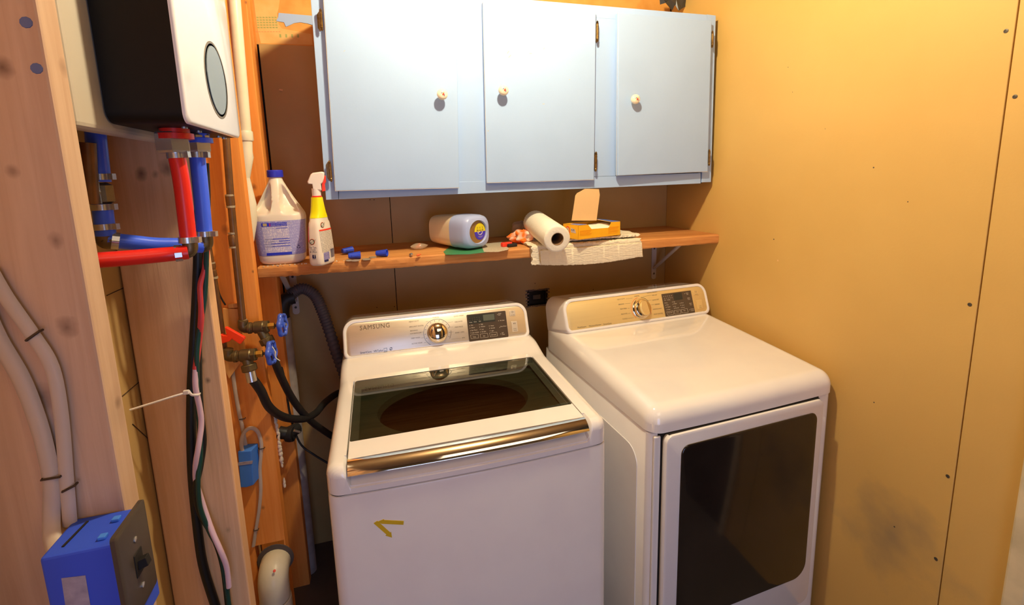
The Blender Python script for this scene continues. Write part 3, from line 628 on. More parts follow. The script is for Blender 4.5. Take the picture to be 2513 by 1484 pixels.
def washer():
    ox, oy = -1.4199, -0.8488
    t = thing('washing_machine', 'white top-load washing machine with a dark glass lid, left of the dryer', 'washing machine', (ox, oy, 0), world=False)
    t.location = CP + (V((ox, oy, 0)) - CP) * AS; t.scale = (AS, AS, AS)
    bow = bowf(.012)
    rings = []
    for z, k in ((.03, .004), (.034, 0), (.870, 0), (.8755, .0015), (.8765, .004)):
        rings.append([bow((x, y, z)) for x, y in rrect(.0005 + k, W - .0005 - k, k, D, (.028, .028, .01, .01), 6)])
    def dens(r):   # extra points along the front so the bow shows
        out = []
        for i in range(len(r)):
            out.append(r[i])
        return out
    body = MB()
    def bring(z, k):
        pts = rrect(k, W - k, k, D, (.028, .028, .01, .01), 6); out = []
        for i, p in enumerate(pts):
            q = pts[(i + 1) % len(pts)]; out.append(p)
            if abs(p[0] - q[0]) > .2:
                for s in range(1, 16): out.append((p[0] + (q[0] - p[0]) * s / 16, p[1]))
        return [bow((x, y, z)) for x, y in out]
    body.loft([bring(z, k) for z, k in ((.03, .004), (.034, 0), (.872, 0), (.8765, .0008), (.8785, .004))], True, False)
    obj('body', body, M_white, t, smooth=40)
    for (x, y) in ((.06, .06), (W - .06, .06), (.06, D - .06), (W - .06, D - .06)):
        obj('foot', MB().lathe([(.022, 0), (.022, .012), (.012, .014), (.012, .03)], (x, y, 0), (0, 0, 1), 14), M_rubber, t)
    A, B = .9455, .012
    LX0, LX1, LY1 = .044, .632, .452
    top = lambda x, y: A + B * y + .023 * (lambda q: q * q * (3 - 2 * q))(min(1, max(0, (y - .455) / .125)))
    def lf(x, y, h, d):
        sx = min(1, max(0, (x - LX0 + .004) / .012)) * min(1, max(0, (LX1 + .008 - x) / .012))
        sx = sx * sx * (3 - 2 * sx)
        if y < .05:      # finger recess in front of the lid, falling to a low front rim
            q = min(1, max(0, y / .034)); zz = .8965 + (.918 - .8965) * q
            if y < .004: zz -= .0025
            h2 = min(h, zz) if y > .002 else min(h, zz)
            h = h * (1 - sx) + h2 * sx
        elif LX0 <= x <= LX1 and y < LY1: h = h - .020
        if LX0 <= x <= LX1 and .0499 < y < .051: h = min(h, .918)
        return h
    eps = .0004
    cv = cover(top, .024, .8815, D, lf, 90, 80, xs=[LX0 - eps, LX0, LX1, LX1 + eps, .05, .056, .62, .626, .638, .64], ys=[.001, .002, .004, .008, .014, .02, .026, .034, .0498, .05, .051, LY1, LY1 + eps], rc=.032, hole=(LX0 + .02, LX1 - .02, .075, LY1 - .02))
    obj('top_cover', cv.map(bow), M_white_lid, t, smooth=35)
    obj('seam', MB().loft([[bow((x, y, z)) for x, y in rrect(.003, W - .003, .003, D - .003, .026, 6)] for z in (.878, .882)], False, False), M_dark, t)
    # lid
    lt = lambda y: A + B * y + .0015
    def onp(px, py):   # ray onto the lid plane, local coordinates
        d = ray(px, py); s = (A + .0015 + B * (CP.y - oy) - CP.z) / (d.z - B * d.y); p = CP + d * s; return (p.x - ox, p.y - oy)
    gx = [onp(865, 912), onp(1287, 857), onp(1408, 990), onp(868, 1080)]
    gx0 = (gx[0][0] + gx[3][0]) / 2; gx1 = (gx[1][0] + gx[2][0]) / 2; gy1 = (gx[0][1] + gx[1][1]) / 2; gy0 = (gx[2][1] + gx[3][1]) / 2
    print('glass', gx0, gx1, gy0, gy1)
    lx0, lx1, ly0, ly1 = LX0 + .003, LX1 - .002, .030, LY1 - .003
    lid = MB()
    out = rrect(lx0, lx1, ly0, ly1, (.004, .004, .012, .012), 4)
    inn = rrect(gx0, gx1, gy0, gy1, .006, 4)
    zt = lambda p, o: bow((p[0], p[1], lt(p[1]) + o))
    lid.loft([[zt(p, -.016) for p in out], [zt(p, -.0015) for p in out], [zt(p, 0) for p in rrect(lx0 + .0015, lx1 - .0015, ly0, ly1 - .0015, (.003, .003, .011, .011), 4)], [zt(p, 0) for p in inn], [zt(p, -.012) for p in inn]], False, False)
    o_lid = obj('lid', lid, M_white_lid, t, smooth=30)
    gl = MB().loft([[zt(p, -.0045) for p in rrect(gx0 - .002, gx1 + .002, gy0 - .002, gy1 + .002, .006, 4)], [zt(p, -.0012) for p in rrect(gx0 + .0003, gx1 - .0003, gy0 + .0003, gy1 - .0003, .006, 4)]])
    obj('glass_pane', gl, M_glass, o_lid, label='smoked dark glass lid window')
    # under the glass : grey tub cover with the round drum opening
    cx, cy, rr_ = (gx0 + gx1) / 2 - .005, (gy0 + gy1) / 2 - .022, .222
    tub = MB(); n = 72; o1 = []; i1 = []; i2 = []
    X0, X1, Y0, Y1 = LX0 + .015, LX1 - .015, .07, LY1 - .015; zc = .9215
    for k in range(n):
        a = 2 * math.pi * k / n; c, s = math.cos(a), math.sin(a); mx_, my_ = (X0 + X1) / 2, (Y0 + Y1) / 2
        q = min((X1 - X0) / 2 / max(abs(c), 1e-6), (Y1 - Y0) / 2 / max(abs(s), 1e-6))
        o1.append(V((mx_ + c * q, my_ + s * q, zc))); i1.append(V((cx + c * rr_, cy + s * rr_ * .74, zc - .012))); i2.append(V((cx + c * rr_ * .97, cy + s * rr_ * .72, zc - .03)))
    tub.loft([o1, i1, i2], False, False)
    obj('tub_cover', tub, M_tub, t, smooth=30, label='greenish grey tub cover under the glass')
    dr = [i2] + [[V((cx + c_ * r_, cy + s_ * r_ * .9, z)) for c_, s_ in [(math.cos(2 * math.pi * k / n), math.sin(2 * math.pi * k / n)) for k in range(n)]] for r_, z in ((.222, .87), (.235, .80), (.235, .56), (.20, .55))]
    obj('drum', MB().loft(dr, False, True), M_drum, t, smooth=30)
    obj('agitator', MB().lathe([(.10, .551), (.095, .57), (.05, .585), (.03, .62), (.001, .625)], (cx, cy, 0), (0, 0, 1), 28), M_tub, t, smooth=40)
    # chrome handle along the lid front
    prof = [(.0305, .0000), (.024, -.0006), (.016, -.0035), (.008, -.0085), (.002, -.0145), (-.0015, -.019), (-.0025, -.0215), (-.001, -.0232), (.006, -.0235), (.030, -.016)]
    rings = []
    nn = 40
    for k in range(nn + 1):
        x = lx0 + (lx1 - lx0) * k / nn
        rings.append([bow((x, y, A + B * .03 + .0015 + z)) for y, z in prof])
    obj('handle', MB().loft(rings), M_chrome_h, o_lid, smooth=35, label='polished chrome strip handle')
    # console
    fc, nrm, pan = console(t, .9755, .5905, .400, .119, .010, .670, M_gold, 0, .020)
    def onf(px, py):
        d = ray(px, py); y0, z0, tl = .5905 + oy, .9755, .4
        s = (y0 + tl * (CP.z - z0) - CP.y) / (d.y - tl * d.z); p = CP + d * s; return (p.x - ox, p.z - z0)
    T = [('HEAVY DUTY', 1015.6, 788.5, .0058, 'CENTER'), ('BRILLIANT WHITES', 1022, 800.4, .0058, 'CENTER'), ('BEDDING/', 1016, 811, .0058, 'CENTER'), ('WATERPROOF', 1020, 817.5, .0058, 'CENTER'), ('DEEP WASH', 1020, 829, .0058, 'CENTER'),
         ('ACTIVE WEAR', 1023.5, 842, .0058, 'CENTER'), ('NORMAL', 1069.6, 778.5, .0058, 'CENTER'), ('QUICK WASH', 1125.5, 774.8, .0058, 'CENTER'), ('DELICATES', 1125.5, 789, .0058, 'CENTER'), ('PERM PRESS', 1126, 802, .0058, 'CENTER'), ('RINSE + SPIN', 1127.8, 815.4, .0058, 'CENTER'), ('SPIN', 1137.3, 828.6, .0058, 'CENTER')]
    panel_kit(t, pan, fc, nrm, onf, T, None, None, None, dict(lines=[((1033, 829), (1040, 828)), ((1040, 841), (1046, 840)), ((1031, 815), (1038, 814)), ((1103, 815), (1113, 814)), ((1108, 832), (1131, 829.5)), ((1100, 803), (1112, 802)), ((1099, 791), (1112, 789.5)), ((1045, 789), (1052, 788))]))
    u0, v0 = onf(920, 801.5)
    obj('brand_lettering', text_mb('SAMSUNG', .0205, lambda a, b: fc(u0 + a * 1.0, v0 + b, .0012), 'CENTER', space=1.12), M_logo, pan, label='silver-brown raised capital lettering')
    u1, v1 = onf(884, 866)
    tm = text_mb('SmartCare', .0085, lambda a, b: fc(u1 + a, v1 + b, .001), 'LEFT'); u1b, v1b = onf(917, 862); merge(tm, text_mb('VRTplus', .0092, lambda a, b: fc(u1b + a, v1b + b, .001), 'LEFT'))
    obj('feature_lettering', tm, M_navy, pan)
    # small square badge and round arrow mark
    u2, v2 = onf(946, 858.5); bd = MB()
    for (a, b, c, d) in ((-.0055, -.0045, -.006, .006), (.0045, .0055, -.006, .006), (-.0055, .0055, .005, .006), (-.0055, .0055, -.006, -.005), (-.0035, .0035, -.002, -.001)):
        bd.prism([(u2 + a, v2 + c), (u2 + b, v2 + c), (u2 + b, v2 + d), (u2 + a, v2 + d)], fc, .0004, .001)
    obj('badge', bd, M_ink_b, pan)
    u3, v3 = onf(959.5, 855.8); sw = MB()
    for s in (1, -1):
        pts = [fc(u3 + s * .0042 * math.cos(math.radians(a)), v3 + s * .0036 * math.sin(math.radians(a)), .0012) for a in range(20, 190, 14)]
        sw.tube(pts, [.0013 - .00009 * k for k in range(len(pts))], 6)
    obj('swirl_mark', sw, M_navy, pan)
    # dial
    uc, vc = onf(1073.5, 816); C0 = fc(uc, vc, 0)
    ex = V((1, 0, 0)); ey = V((0, .4, 1)).normalized()
    pol = lambda r, a, o=0.0: C0 + ex * (r * math.cos(a)) + ey * (r * math.sin(a)) + nrm * o
    arc = MB(); pts = [pol(.0485, math.radians(a), .0009) for a in range(18, 236, 6)]; arc.tube(pts, .0006, 5)
    obj('dial_arc', arc, M_ink_b, pan, label='thin blue arc round the dial')
    arc = MB(); pts = [pol(.0485, math.radians(a), .0009) for a in range(-32, 8, 5)]; arc.tube(pts, .0007, 5)
    obj('dial_arc', arc, M_ink_g, pan, label='thin brown arc round the dial')
    tk = MB()
    for k in range(12):
        a = math.radians(-25 + 20.5 * k + 0); tk.obox((pol(.0405, a, .0008) + pol(.0455, a, .0008)) / 2, (pol(.0455, a) - pol(.0405, a)) / 2, (pol(.001, a + math.pi / 2) - C0) * .6, nrm * .0003)
    obj('tick_marks', tk, M_ink_b, pan, kind='stuff')
    prof = [(.0365, 0), (.0365, .004), (.0355, .008), (.034, .0095), (.0335, .0095), (.0335, .018), (.0325, .0205), (.029, .0235), (.023, .0262), (.016, .0282), (.008, .0293), (.0003, .0297)]
    obj('dial_knob', MB().lathe(prof, C0, nrm, 48), M_chrome, pan, smooth=35, label='domed mirror-chrome dial')
    # display
    def quad(pts, r, o0, o1, mt, nm, par=pan, lab=None, bv=0):
        us = [onf(*p) for p in pts]; x0 = (us[0][0] + us[3][0]) / 2; x1 = (us[1][0] + us[2][0]) / 2; z1 = (us[0][1] + us[1][1]) / 2; z0 = (us[2][1] + us[3][1]) / 2
        o = obj(nm, MB().prism(rrect(x0, x1, z0, z1, r, 3), fc, o0, o1), mt, par, label=lab, bevel=bv); return x0, x1, z0, z1
    quad([(1143, 773), (1238, 762), (1250, 825), (1153, 838)], .003, .0003, .0014, M_disp, 'display', lab='dark display field')
    quad([(1148, 773.5), (1213, 768), (1216, 788), (1151, 795)], .001, .0012, .0018, M_lcd, 'display')
    quad([(1184, 772.5), (1212, 770), (1214, 784), (1187, 787)], .001, .0016, .0021, M_lcd2, 'display')
    wt = MB()
    for (s, px, py) in (('Wash', 1155, 791), ('Rinse', 1166, 789.5), ('Spin', 1177.5, 788), ('Hot', 1158, 798), ('Warm', 1160.5, 804), ('Eco Warm', 1164, 810), ('Cold +ICON', 1166, 816), ('High', 1182, 795.5), ('Medium', 1185, 801), ('Low', 1184, 808), ('No Spin', 1187, 813.5), ('Heavy', 1207.5, 799), ('Normal', 1209, 804.7), ('Light', 1208.5, 811.3), ('Temp.', 1164, 826.5), ('Spin', 1188, 824), ('Soil Level', 1211, 821), ('Delay', 1226, 769), ('End', 1225, 772.6), ('Pre Soak', 1232, 786), ('Extra Rinse', 1235, 800.3), ('Self', 1233, 816.5), ('Clean', 1235, 820)):
        a0, b0 = onf(px, py); merge(wt, text_mb(s, .0052, lambda a, b: fc(a0 + a * .95, b0 + b, .0026), 'CENTER'))
    for (px, py) in ((1152.4, 799), (1153.4, 805), (1154.2, 811.3), (1155, 817), (1176, 796.3), (1177, 802.3), (1178, 808), (1179, 814.4), (1200.3, 799.6), (1201.3, 805.4), (1202.3, 811.7), (1220.5, 771.7), (1223, 786.8), (1226, 803), (1228.5, 819.2)):
        a0, b0 = onf(px, py); wt.prism([(a0 - .0005, b0 - .0016), (a0 + .0005, b0 - .0016), (a0 + .0005, b0 + .0016), (a0 - .0005, b0 + .0016)], fc, .0018, .0025)
    obj('display_lettering', wt, M_ink_w, pan, kind='stuff')
    ic = MB()
    for j in range(2):
        for k in range(5):
            a0, b0 = onf(1152.5 + 5.8 * k + j * .6, 781 + 5 * j - .6 * k); ic.tube([fc(a0 + .0018 * math.cos(q), b0 + .0016 * math.sin(q), .0021) for q in [i * 1.256 for i in range(6)]], .0003, 4)
    obj('display_icons', ic, M_ink_g, pan, kind='stuff')
    fr = MB()
    for (pts) in ([(1154.5, 822), (1173, 820), (1174.5, 829), (1156, 831)], [(1178, 819.5), (1196, 817.5), (1198, 827), (1179.5, 829)], [(1201, 817), (1219, 814.5), (1221, 824), (1203, 826.5)]):
        us = [fc(*onf(*p), .0018) for p in pts]
        for q in range(4): fr.tube([us[q], us[(q + 1) % 4]], .00035, 4)
    obj('button_frames', fr, M_ink_w, pan, kind='stuff')
    for (pts, nm, s1, s2) in (([(1249, 762), (1263.5, 761), (1265.5, 774), (1251.5, 776.5)], 'power_button', 'POWER', None), ([(1253.5, 789), (1268, 787.5), (1272, 812.5), (1258, 815)], 'start_button', 'START', 'PAUSE')):
        q = quad(pts, .002, .0003, .0022, M_gold, nm, bv=.0006)
        tm = text_mb(s1, .0042, lambda a, b: fc((q[0] + q[1]) / 2 + a, q[2] + (.0035 if not s2 else .0105) + b, .0026))
        if s2:
            merge(tm, text_mb(s2, .0042, lambda a, b: fc((q[0] + q[1]) / 2 + a, q[2] + .0045 + b, .0026)))
            cxx = (q[0] + q[1]) / 2
            tm.prism([(cxx - .004, q[3] - .010), (cxx, q[3] - .0075), (cxx - .004, q[3] - .005)], fc, .0023, .0027)
            for dx in (.001, .003): tm.prism([(cxx + dx, q[3] - .010), (cxx + dx + .001, q[3] - .010), (cxx + dx + .001, q[3] - .005), (cxx + dx, q[3] - .005)], fc, .0023, .0027)
        else:
            tm.tube([fc((q[0] + q[1]) / 2 + .0032 * math.cos(a), q[3] - .0055 + .0032 * math.sin(a), .0026) for a in [math.radians(120 + 30 * i) for i in range(11)]], .0004, 4)
            tm.tube([fc((q[0] + q[1]) / 2, q[3] - .0055, .0026), fc((q[0] + q[1]) / 2, q[3] - .0015, .0026)], .0004, 4)
        obj('button_lettering', tm, M_ink_g, pan)
    return t
washer()
# yellow tape arrows on the washer front
t = thing('tape_arrow', 'yellow tape strip stuck level on the washer front, upper of the two', 'tape strip', (-1.28, -0.862, .78), group='yellow tape strips on the washer')
def wfront(px, py, o=.0006):
    p = aty(px, py, -.86); x = p.x + 1.4199; y = -.8488 - .012 * (1 - (2 * x / W - 1) ** 2); p = aty(px, py, y); p = V((p.x, y - o, p.z)); return CP + (p - CP) * AS
def tape(pts, t):
    f = [wfront(a, b, .0012) for a, b in pts]; k = [wfront(a, b, .0001) for a, b in pts]
    return obj('strip', MB().loft([f, k]), M_arrow, t)
tape([(927, 1279), (942, 1273), (943, 1275), (991, 1277.5), (990, 1286.5), (936, 1284)], t)
t = thing('tape_arrow', 'yellow tape strip stuck slanting down on the washer front, lower of the two', 'tape strip', (-1.3, -0.862, .76), group='yellow tape strips on the washer')
tape([(917, 1283), (926, 1277), (958, 1306), (960, 1304), (962, 1318), (946, 1313), (949, 1311)], t)

def dryer():
    ox, oy, th = -0.6019, -0.8527, math.radians(3.0)
    t = thing('clothes_dryer', 'white front-load clothes dryer with a dark glass door, right of the washing machine', 'clothes dryer', (ox, oy, 0), rz=th, world=False)
    t.location = CP + (V((ox, oy, 0)) - CP) * AS; t.scale = (AS, AS, AS)
    ca, sa = math.cos(th), math.sin(th)
    Lc = lambda p: V((ca * (p.x - ox) + sa * (p.y - oy), -sa * (p.x - ox) + ca * (p.y - oy), p.z))
    Ld = lambda d: V((ca * d.x + sa * d.y, -sa * d.x + ca * d.y, d.z))
    c0 = Lc(CP)
    def onpl(px, py, pt, n):
        d = Ld(ray(px, py)); n = V(n); s = (V(pt) - c0).dot(n) / d.dot(n); return c0 + d * s
    bow = bowf(.006)
    YB = .020
    def bring(z, k):
        pts = rrect(.002 + k, W - .002 - k, YB + k, D, (.022, .022, .01, .01), 6); out = []
        for i, p in enumerate(pts):
            q = pts[(i + 1) % len(pts)]; out.append(p)
            if abs(p[0] - q[0]) > .2:
                for s in range(1, 16): out.append((p[0] + (q[0] - p[0]) * s / 16, p[1]))
        return [bow((x, y, z)) for x, y in out]
    obj('body', MB().loft([bring(z, k) for z, k in ((.03, .004), (.034, 0), (.864, 0), (.8665, .002))]), M_white, t, smooth=40)
    for (x, y) in ((.06, .08), (W - .06, .08), (.06, D - .06), (W - .06, D - .06)):
        obj('foot', MB().lathe([(.022, 0), (.022, .012), (.012, .014), (.012, .03)], (x, y, 0), (0, 0, 1), 14), M_rubber, t)
    # raised side panel
    for xx, o in ((.002, -.0025), (W - .002, .0025)):
        obj('side_panel', MB().prism(rrect(.075, D - .02, .05, .79, (.02, .02, .05, .05), 6), lambda u, v, d: (d, u, v), xx + o, xx), M_white, t, bevel=.0015)
    obj('seam', MB().loft([[bow((x, y, z)) for x, y in rrect(.005, W - .005, YB + .003, D - .003, .02, 6)] for z in (.866, .8705)]), M_dark, t)
    def top(x, y):
        q = y / D; h = .936 + .045 * min(1, max(0, (y - .02) / .56)) ** .9
        # shallow rounded well in front of the console
        r = math.hypot((x - W / 2) / .33, (y - .57) / .11); 
        return h - .004 * max(0, 1 - ((x - W / 2) / (W / 2)) ** 2 * 0 - 1) if r > 1 else h - .0022 * (1 - r * r) ** .5
    cv = cover(top, .042, .8700, D, None, 60, 60, rc=.040)
    cv.map(lambda p: bow((p[0], max(p[1], 0) * (1 - .012 / D) + .009, p[2])))
    obj('top_cover', cv, M_white_lid, t, smooth=50)
    # door
    FY = -.004
    fp = lambda px, py, y=FY: onpl(px, py, (0, y, 0), (0, 1, 0))
    a = fp(1637, 1045); b = fp(2024, 957); g = [fp(1672, 1092), fp(2005, 1009), fp(1970, 1408), fp(1657, 1484)]
    print('door', a, b, g)
    dx0, dx1, dz1 = a.x, b.x, .8655
    dz0 = .15
    do = obj('door', MB().loft([[bow((x, y, z)) for x, z in rrect(dx0 + k, dx1 - k, dz0 + k, dz1 - k, (.03, .03, .022, .022), 6)] for y, k in ((.022, .004), (.012, 0), (FY + .006, 0), (FY + .0015, .0015), (FY, .005))]), M_white_lid, t, smooth=40)
    gx0, gx1 = (g[0].x + g[3].x) / 2, (g[1].x + g[2].x) / 2; gz1 = (g[0].z + g[1].z) / 2; gz0 = g[2].z
    obj('door_glass', MB().loft([[bow((x, y, z)) for x, z in rrect(gx0 + k, gx1 - k, gz0 + k, gz1 - k, (.05, .05, .026, .026), 8)] for y, k in ((FY - .0002, 0), (FY - .0025, .0012), (FY - .0032, .004))]), M_doorglass, do, smooth=50, label='dark smoked door window')
    obj('door_gasket', MB().loft([[bow((x, y, z)) for x, z in ((dx0 + .012, .8655), (dx1 - .012, .8655), (dx1 - .012, .8672), (dx0 + .012, .8672))] for y in (.003, .020)]), M_dark, t, label='black gap between the lid and the door')
    obj('door_gap', MB().box(dx0 - .012, dx1 + .004, .0165, .0195, dz0 - .005, .8655), M_dark, t)
    obj('hinge_strip', MB().box(.012, dx0 - .006, .012, .0195, .15, .860), M_white, t, bevel=.003)
    # console
    z0, y0, tl = .9835, .5555, .368
    fc, nrm, pan = console(t, z0, y0, tl, .1155, .014, .678, M_gold_d, 0, .024)
    def onf(px, py):
        d = Ld(ray(px, py)); s = (y0 + tl * (c0.z - z0) - c0.y) / (d.y - tl * d.z); p = c0 + d * s; return (p.x, p.z - z0)
    T = [('HEAVY DUTY', 1523.6, 734), ('NORMAL', 1562.8, 726.4), ('TIME DRY', 1605.9, 724), ('WRINKLE PREVENT', 1600, 717.4), ('QUICK DRY', 1608.7, 735.5), ('REFRESH', 1613, 746.4), ('WRINKLE AWAY', 1613, 757.6), ('STEAM SANITIZE', 1615, 770), ('BEDDING', 1524.5, 746.4), ('PERM PRESS', 1529.7, 757.6), ('DELICATES', 1531.6, 770), ('TOWELS', 1533.5, 782.3)]
    panel_kit(t, pan, fc, nrm, onf, [(s, x, y, .0058, 'CENTER') for s, x, y in T], None, None, None, dict(lines=[((1536, 733.5), (1552, 731)), ((1534, 745), (1547, 744)), ((1540, 757), (1545, 756.5)), ((1541, 769), (1547, 768)), ((1541, 781.5), (1555, 779.5)), ((1577, 727.5), (1598, 724)), ((1588, 737), (1599, 735.8)), ((1598, 747.5), (1606, 746.6))]))
    tm = MB()
    for s, px, py in (('MultiSteam', 1417, 804), ('MoistureSensor', 1445, 800.3), ('SmartCare', 1480.5, 795.8)):
        u1, v1 = onf(px, py); merge(tm, text_mb(s, .0082, lambda a_, b_: fc(u1 + a_, v1 + b_, .001), 'LEFT'))
    obj('feature_lettering', tm, M_ink_g, pan)
    uc, vc = onf(1573.5, 757); C0 = fc(uc, vc, 0); ex = V((1, 0, 0)); ey = V((0, tl, 1)).normalized()
    pol = lambda r, a_, o=0.0: C0 + ex * (r * math.cos(a_)) + ey * (r * math.sin(a_)) + nrm * o
    for (a0, a1, mt, lb) in ((100, 232, M_ink_o, 'left'), (-36, 18, M_ink_o, 'right'), (32, 84, M_ink_g, 'top')):
        obj('dial_arc', MB().tube([pol(.0455, math.radians(q), .0009) for q in range(a0, a1, 4)], .0007, 5), mt, pan, label=('glowing orange arc %s of the dial' % lb) if mt is M_ink_o else 'thin brown arc above the dial')
    tk = MB()
    for k in range(9):
        a_ = math.radians(112 + 15 * k); tk.obox((pol(.0355, a_, .0008) + pol(.0415, a_, .0008)) / 2, (pol(.0415, a_) - pol(.0355, a_)) / 2, (pol(.001, a_ + math.pi / 2) - C0) * .5, nrm * .0003)
    obj('tick_marks', tk, M_ink_w, pan, kind='stuff')
    prof = [(.0395, 0), (.0395, .002), (.0370, .0035), (.0345, .004), (.0345, .016), (.0335, .019), (.031, .0205), (.0003, .0208)]
    kn = MB().lathe(prof, C0, nrm, 48)
    # slanted grip face: tilt the cap
    obj('dial_knob', kn, M_chrome, pan, smooth=35, label='chrome dial ring')
    tilt = (nrm + ex * .35 + ey * .05).normalized()
    obj('dial_face', MB().lathe([(.0285, 0), (.0285, .006), (.027, .0075), (.0003, .0082)], C0 + nrm * .0185 + ex * .003, tilt, 40), M_gold_d, pan, smooth=35, label='slanted champagne dial face')
    def quad(pts, r, o0, o1, mt, nm, lab=None, bv=0):
        us = [onf(*p) for p in pts]; x0 = (us[0][0] + us[3][0]) / 2; x1 = (us[1][0] + us[2][0]) / 2; z1 = (us[0][1] + us[1][1]) / 2; z0_ = (us[2][1] + us[3][1]) / 2
        obj(nm, MB().prism(rrect(x0, x1, z0_, z1, r, 3), fc, o0, o1), mt, pan, label=lab, bevel=bv); return x0, x1, z0_, z1
    quad([(1620, 721.5), (1692, 713), (1708, 766), (1636, 776.5)], .002, .0003, .0014, M_disp, 'display', lab='dark display field')
    quad([(1650, 720.5), (1671, 718), (1676, 734), (1655, 737)], .001, .0012, .0018, M_lcd, 'display')
    wt = MB()
    for (s, px, py) in (('Dry', 1631.5, 736.5), ('Cooling', 1640, 735.5), ('Very', 1635, 743), ('More', 1637.5, 748), ('Normal', 1640.5, 753), ('Damp', 1641, 759), ('High', 1653.5, 740.5), ('Medium', 1656.5, 745), ('Low', 1656, 751.3), ('Extra Low', 1660.5, 755.3), ('60 min', 1673.5, 743), ('40 min', 1675.5, 748.7), ('20 min', 1676.5, 753.8), ('Dry Level', 1644, 767), ('Temp.', 1662, 765), ('Time', 1679, 762), ('Mixed', 1685, 719), ('Load', 1686, 722), ('Adjust', 1689, 731), ('Time +', 1690, 734.5), ('Adjust', 1693.5, 744), ('Time -', 1695, 747.5), ('Wrinkle', 1698, 758), ('Prevent', 1699, 761.5)):
        a0, b0 = onf(px, py); merge(wt, text_mb(s, .0050, lambda a_, b_: fc(a0 + a_ * .95, b0 + b_, .0022), 'CENTER'))
    for (px, py) in ((1631.2, 743.5), (1632.7, 749), (1634.2, 754), (1636, 760), (1649, 741), (1650.7, 746.5), (1652.3, 752), (1653.7, 757), (1668, 744), (1669.6, 749), (1671.2, 754.5), (1679.3, 720.5), (1692.2, 760)):
        a0, b0 = onf(px, py); wt.prism([(a0 - .0005, b0 - .0016), (a0 + .0005, b0 - .0016), (a0 + .0005, b0 + .0016), (a0 - .0005, b0 + .0016)], fc, .0018, .0025)
    obj('display_lettering', wt, M_ink_w, pan, kind='stuff')
    ic = MB()
    for j in range(2):
        for k in range(5):
            a0, b0 = onf(1628.5 + 4.6 * k + j * 1.4, 727.5 + 4.8 * j - .5 * k); ic.tube([fc(a0 + .0016 * math.cos(q), b0 + .0015 * math.sin(q), .0021) for q in [i * 1.256 for i in range(6)]], .0003, 4)
    obj('display_icons', ic, M_ink_w, pan, kind='stuff')
    fr = MB()
    for (pts) in ([(1635.5, 765), (1651, 762.5), (1653.5, 771), (1638.5, 773.5)], [(1653.5, 762), (1669, 760), (1671, 769), (1656, 771)], [(1671, 759.5), (1686, 757), (1688.5, 766), (1673.5, 768)]):
        us = [fc(*onf(*p), .0018) for p in pts]
        for q in range(4): fr.tube([us[q], us[(q + 1) % 4]], .0004, 4)
    obj('button_frames', fr, M_ink_w, pan, kind='stuff')
    for (pts, nm, s1, s2) in (([(1699, 713), (1711, 711.5), (1715.5, 723), (1703, 725)], 'power_button', 'POWER', None), ([(1707, 736.5), (1720, 734.5), (1726, 756), (1713, 758)], 'start_button', 'START', 'PAUSE')):
        q = quad(pts, .002, .0003, .0022, M_gold_d, nm, bv=.0006)
        tm = text_mb(s1, .0040, lambda a_, b_: fc((q[0] + q[1]) / 2 + a_, q[2] + (.0035 if not s2 else .0105) + b_, .0026))
        if s2: merge(tm, text_mb(s2, .0040, lambda a_, b_: fc((q[0] + q[1]) / 2 + a_, q[2] + .0045 + b_, .0026)))
        else: tm.tube([fc((q[0] + q[1]) / 2 + .003 * math.cos(a_), q[3] - .0055 + .003 * math.sin(a_), .0026) for a_ in [math.radians(120 + 30 * i) for i in range(11)]], .0004, 4)
        obj('button_lettering', tm, M_ink_g, pan)
M_gold_d = mat('gold_panel', srgb(240, 214, 150), rough=0.42, metal=0.35, var=srgb(234, 206, 142), vscale=3, stretch=(1, 60, 60))
dryer()
# ------------------------------------------------------------------ water heater on its board
t = thing('heater_board', 'pale grey mounting board between the two nearest studs behind the water heater', 'board', (-1.61, -1.0, 1.64))
obj('panel', MB().box(-1.625, -1.602, -1.178, -0.829, 1.641, 2.40), M_hgrey, t, bevel=.008, bseg=3)
HX0, HX1, HY0, HY1, HZ0, HZ1 = -1.6, -1.51, -1.114, -0.846, 1.654, 2.10
t = thing('water_heater', 'tankless water heater with black sides and white front hanging on the stud wall', 'water heater', (-1.555, -0.98, HZ0))
obj('case', MB().loft([[V((x, y, z)) for y, z in rrect(HY0, HY1, HZ0, HZ1, .018, 6)] for x in (HX0, HX1 - .003)]), M_black, t, smooth=40)
obj('front_cover', MB().loft([[V((x, y, z)) for y, z in rrect(HY0 + k, HY1 - k, HZ0 + k, HZ1 - k, .014, 6)] for x, k in ((HX1 - .003, .0), (HX1, .0), (HX1 + .002, .0015), (HX1 + .003, .004))]), M_hwhite, t, smooth=40, label='glossy white front cover')
hx = HX1 + .003; oc = V((hx, -0.962, 1.737))
obj('display_ring', MB().lathe([(.060, 0), (.060, .0006), (.0565, .0006), (.0565, 0)], oc, (1, 0, 0), 40).map(lambda p: V((p.x, oc.y + (p.y - oc.y) * .93, p.z))), M_logo, t, label='fine silver ring round the oval window')
obj('display_window', MB().lathe([(.0535, 0), (.053, .0012), (.0003, .0014)], oc, (1, 0, 0), 40).map(lambda p: V((p.x, oc.y + (p.y - oc.y) * .85, p.z))), M_hmirror, t, smooth=40, label='dark mirror-like oval window')
def hexnut(c, r, h, ax=(0, 0, 1)): return MB().lathe([(r * .9, -h / 2), (r, -h / 2 + .003), (r, h / 2 - .003), (r * .9, h / 2)], c, ax, 6)
PR = V((-1.553, -1.03, 0)); PB = V((-1.548, -0.948, 0))
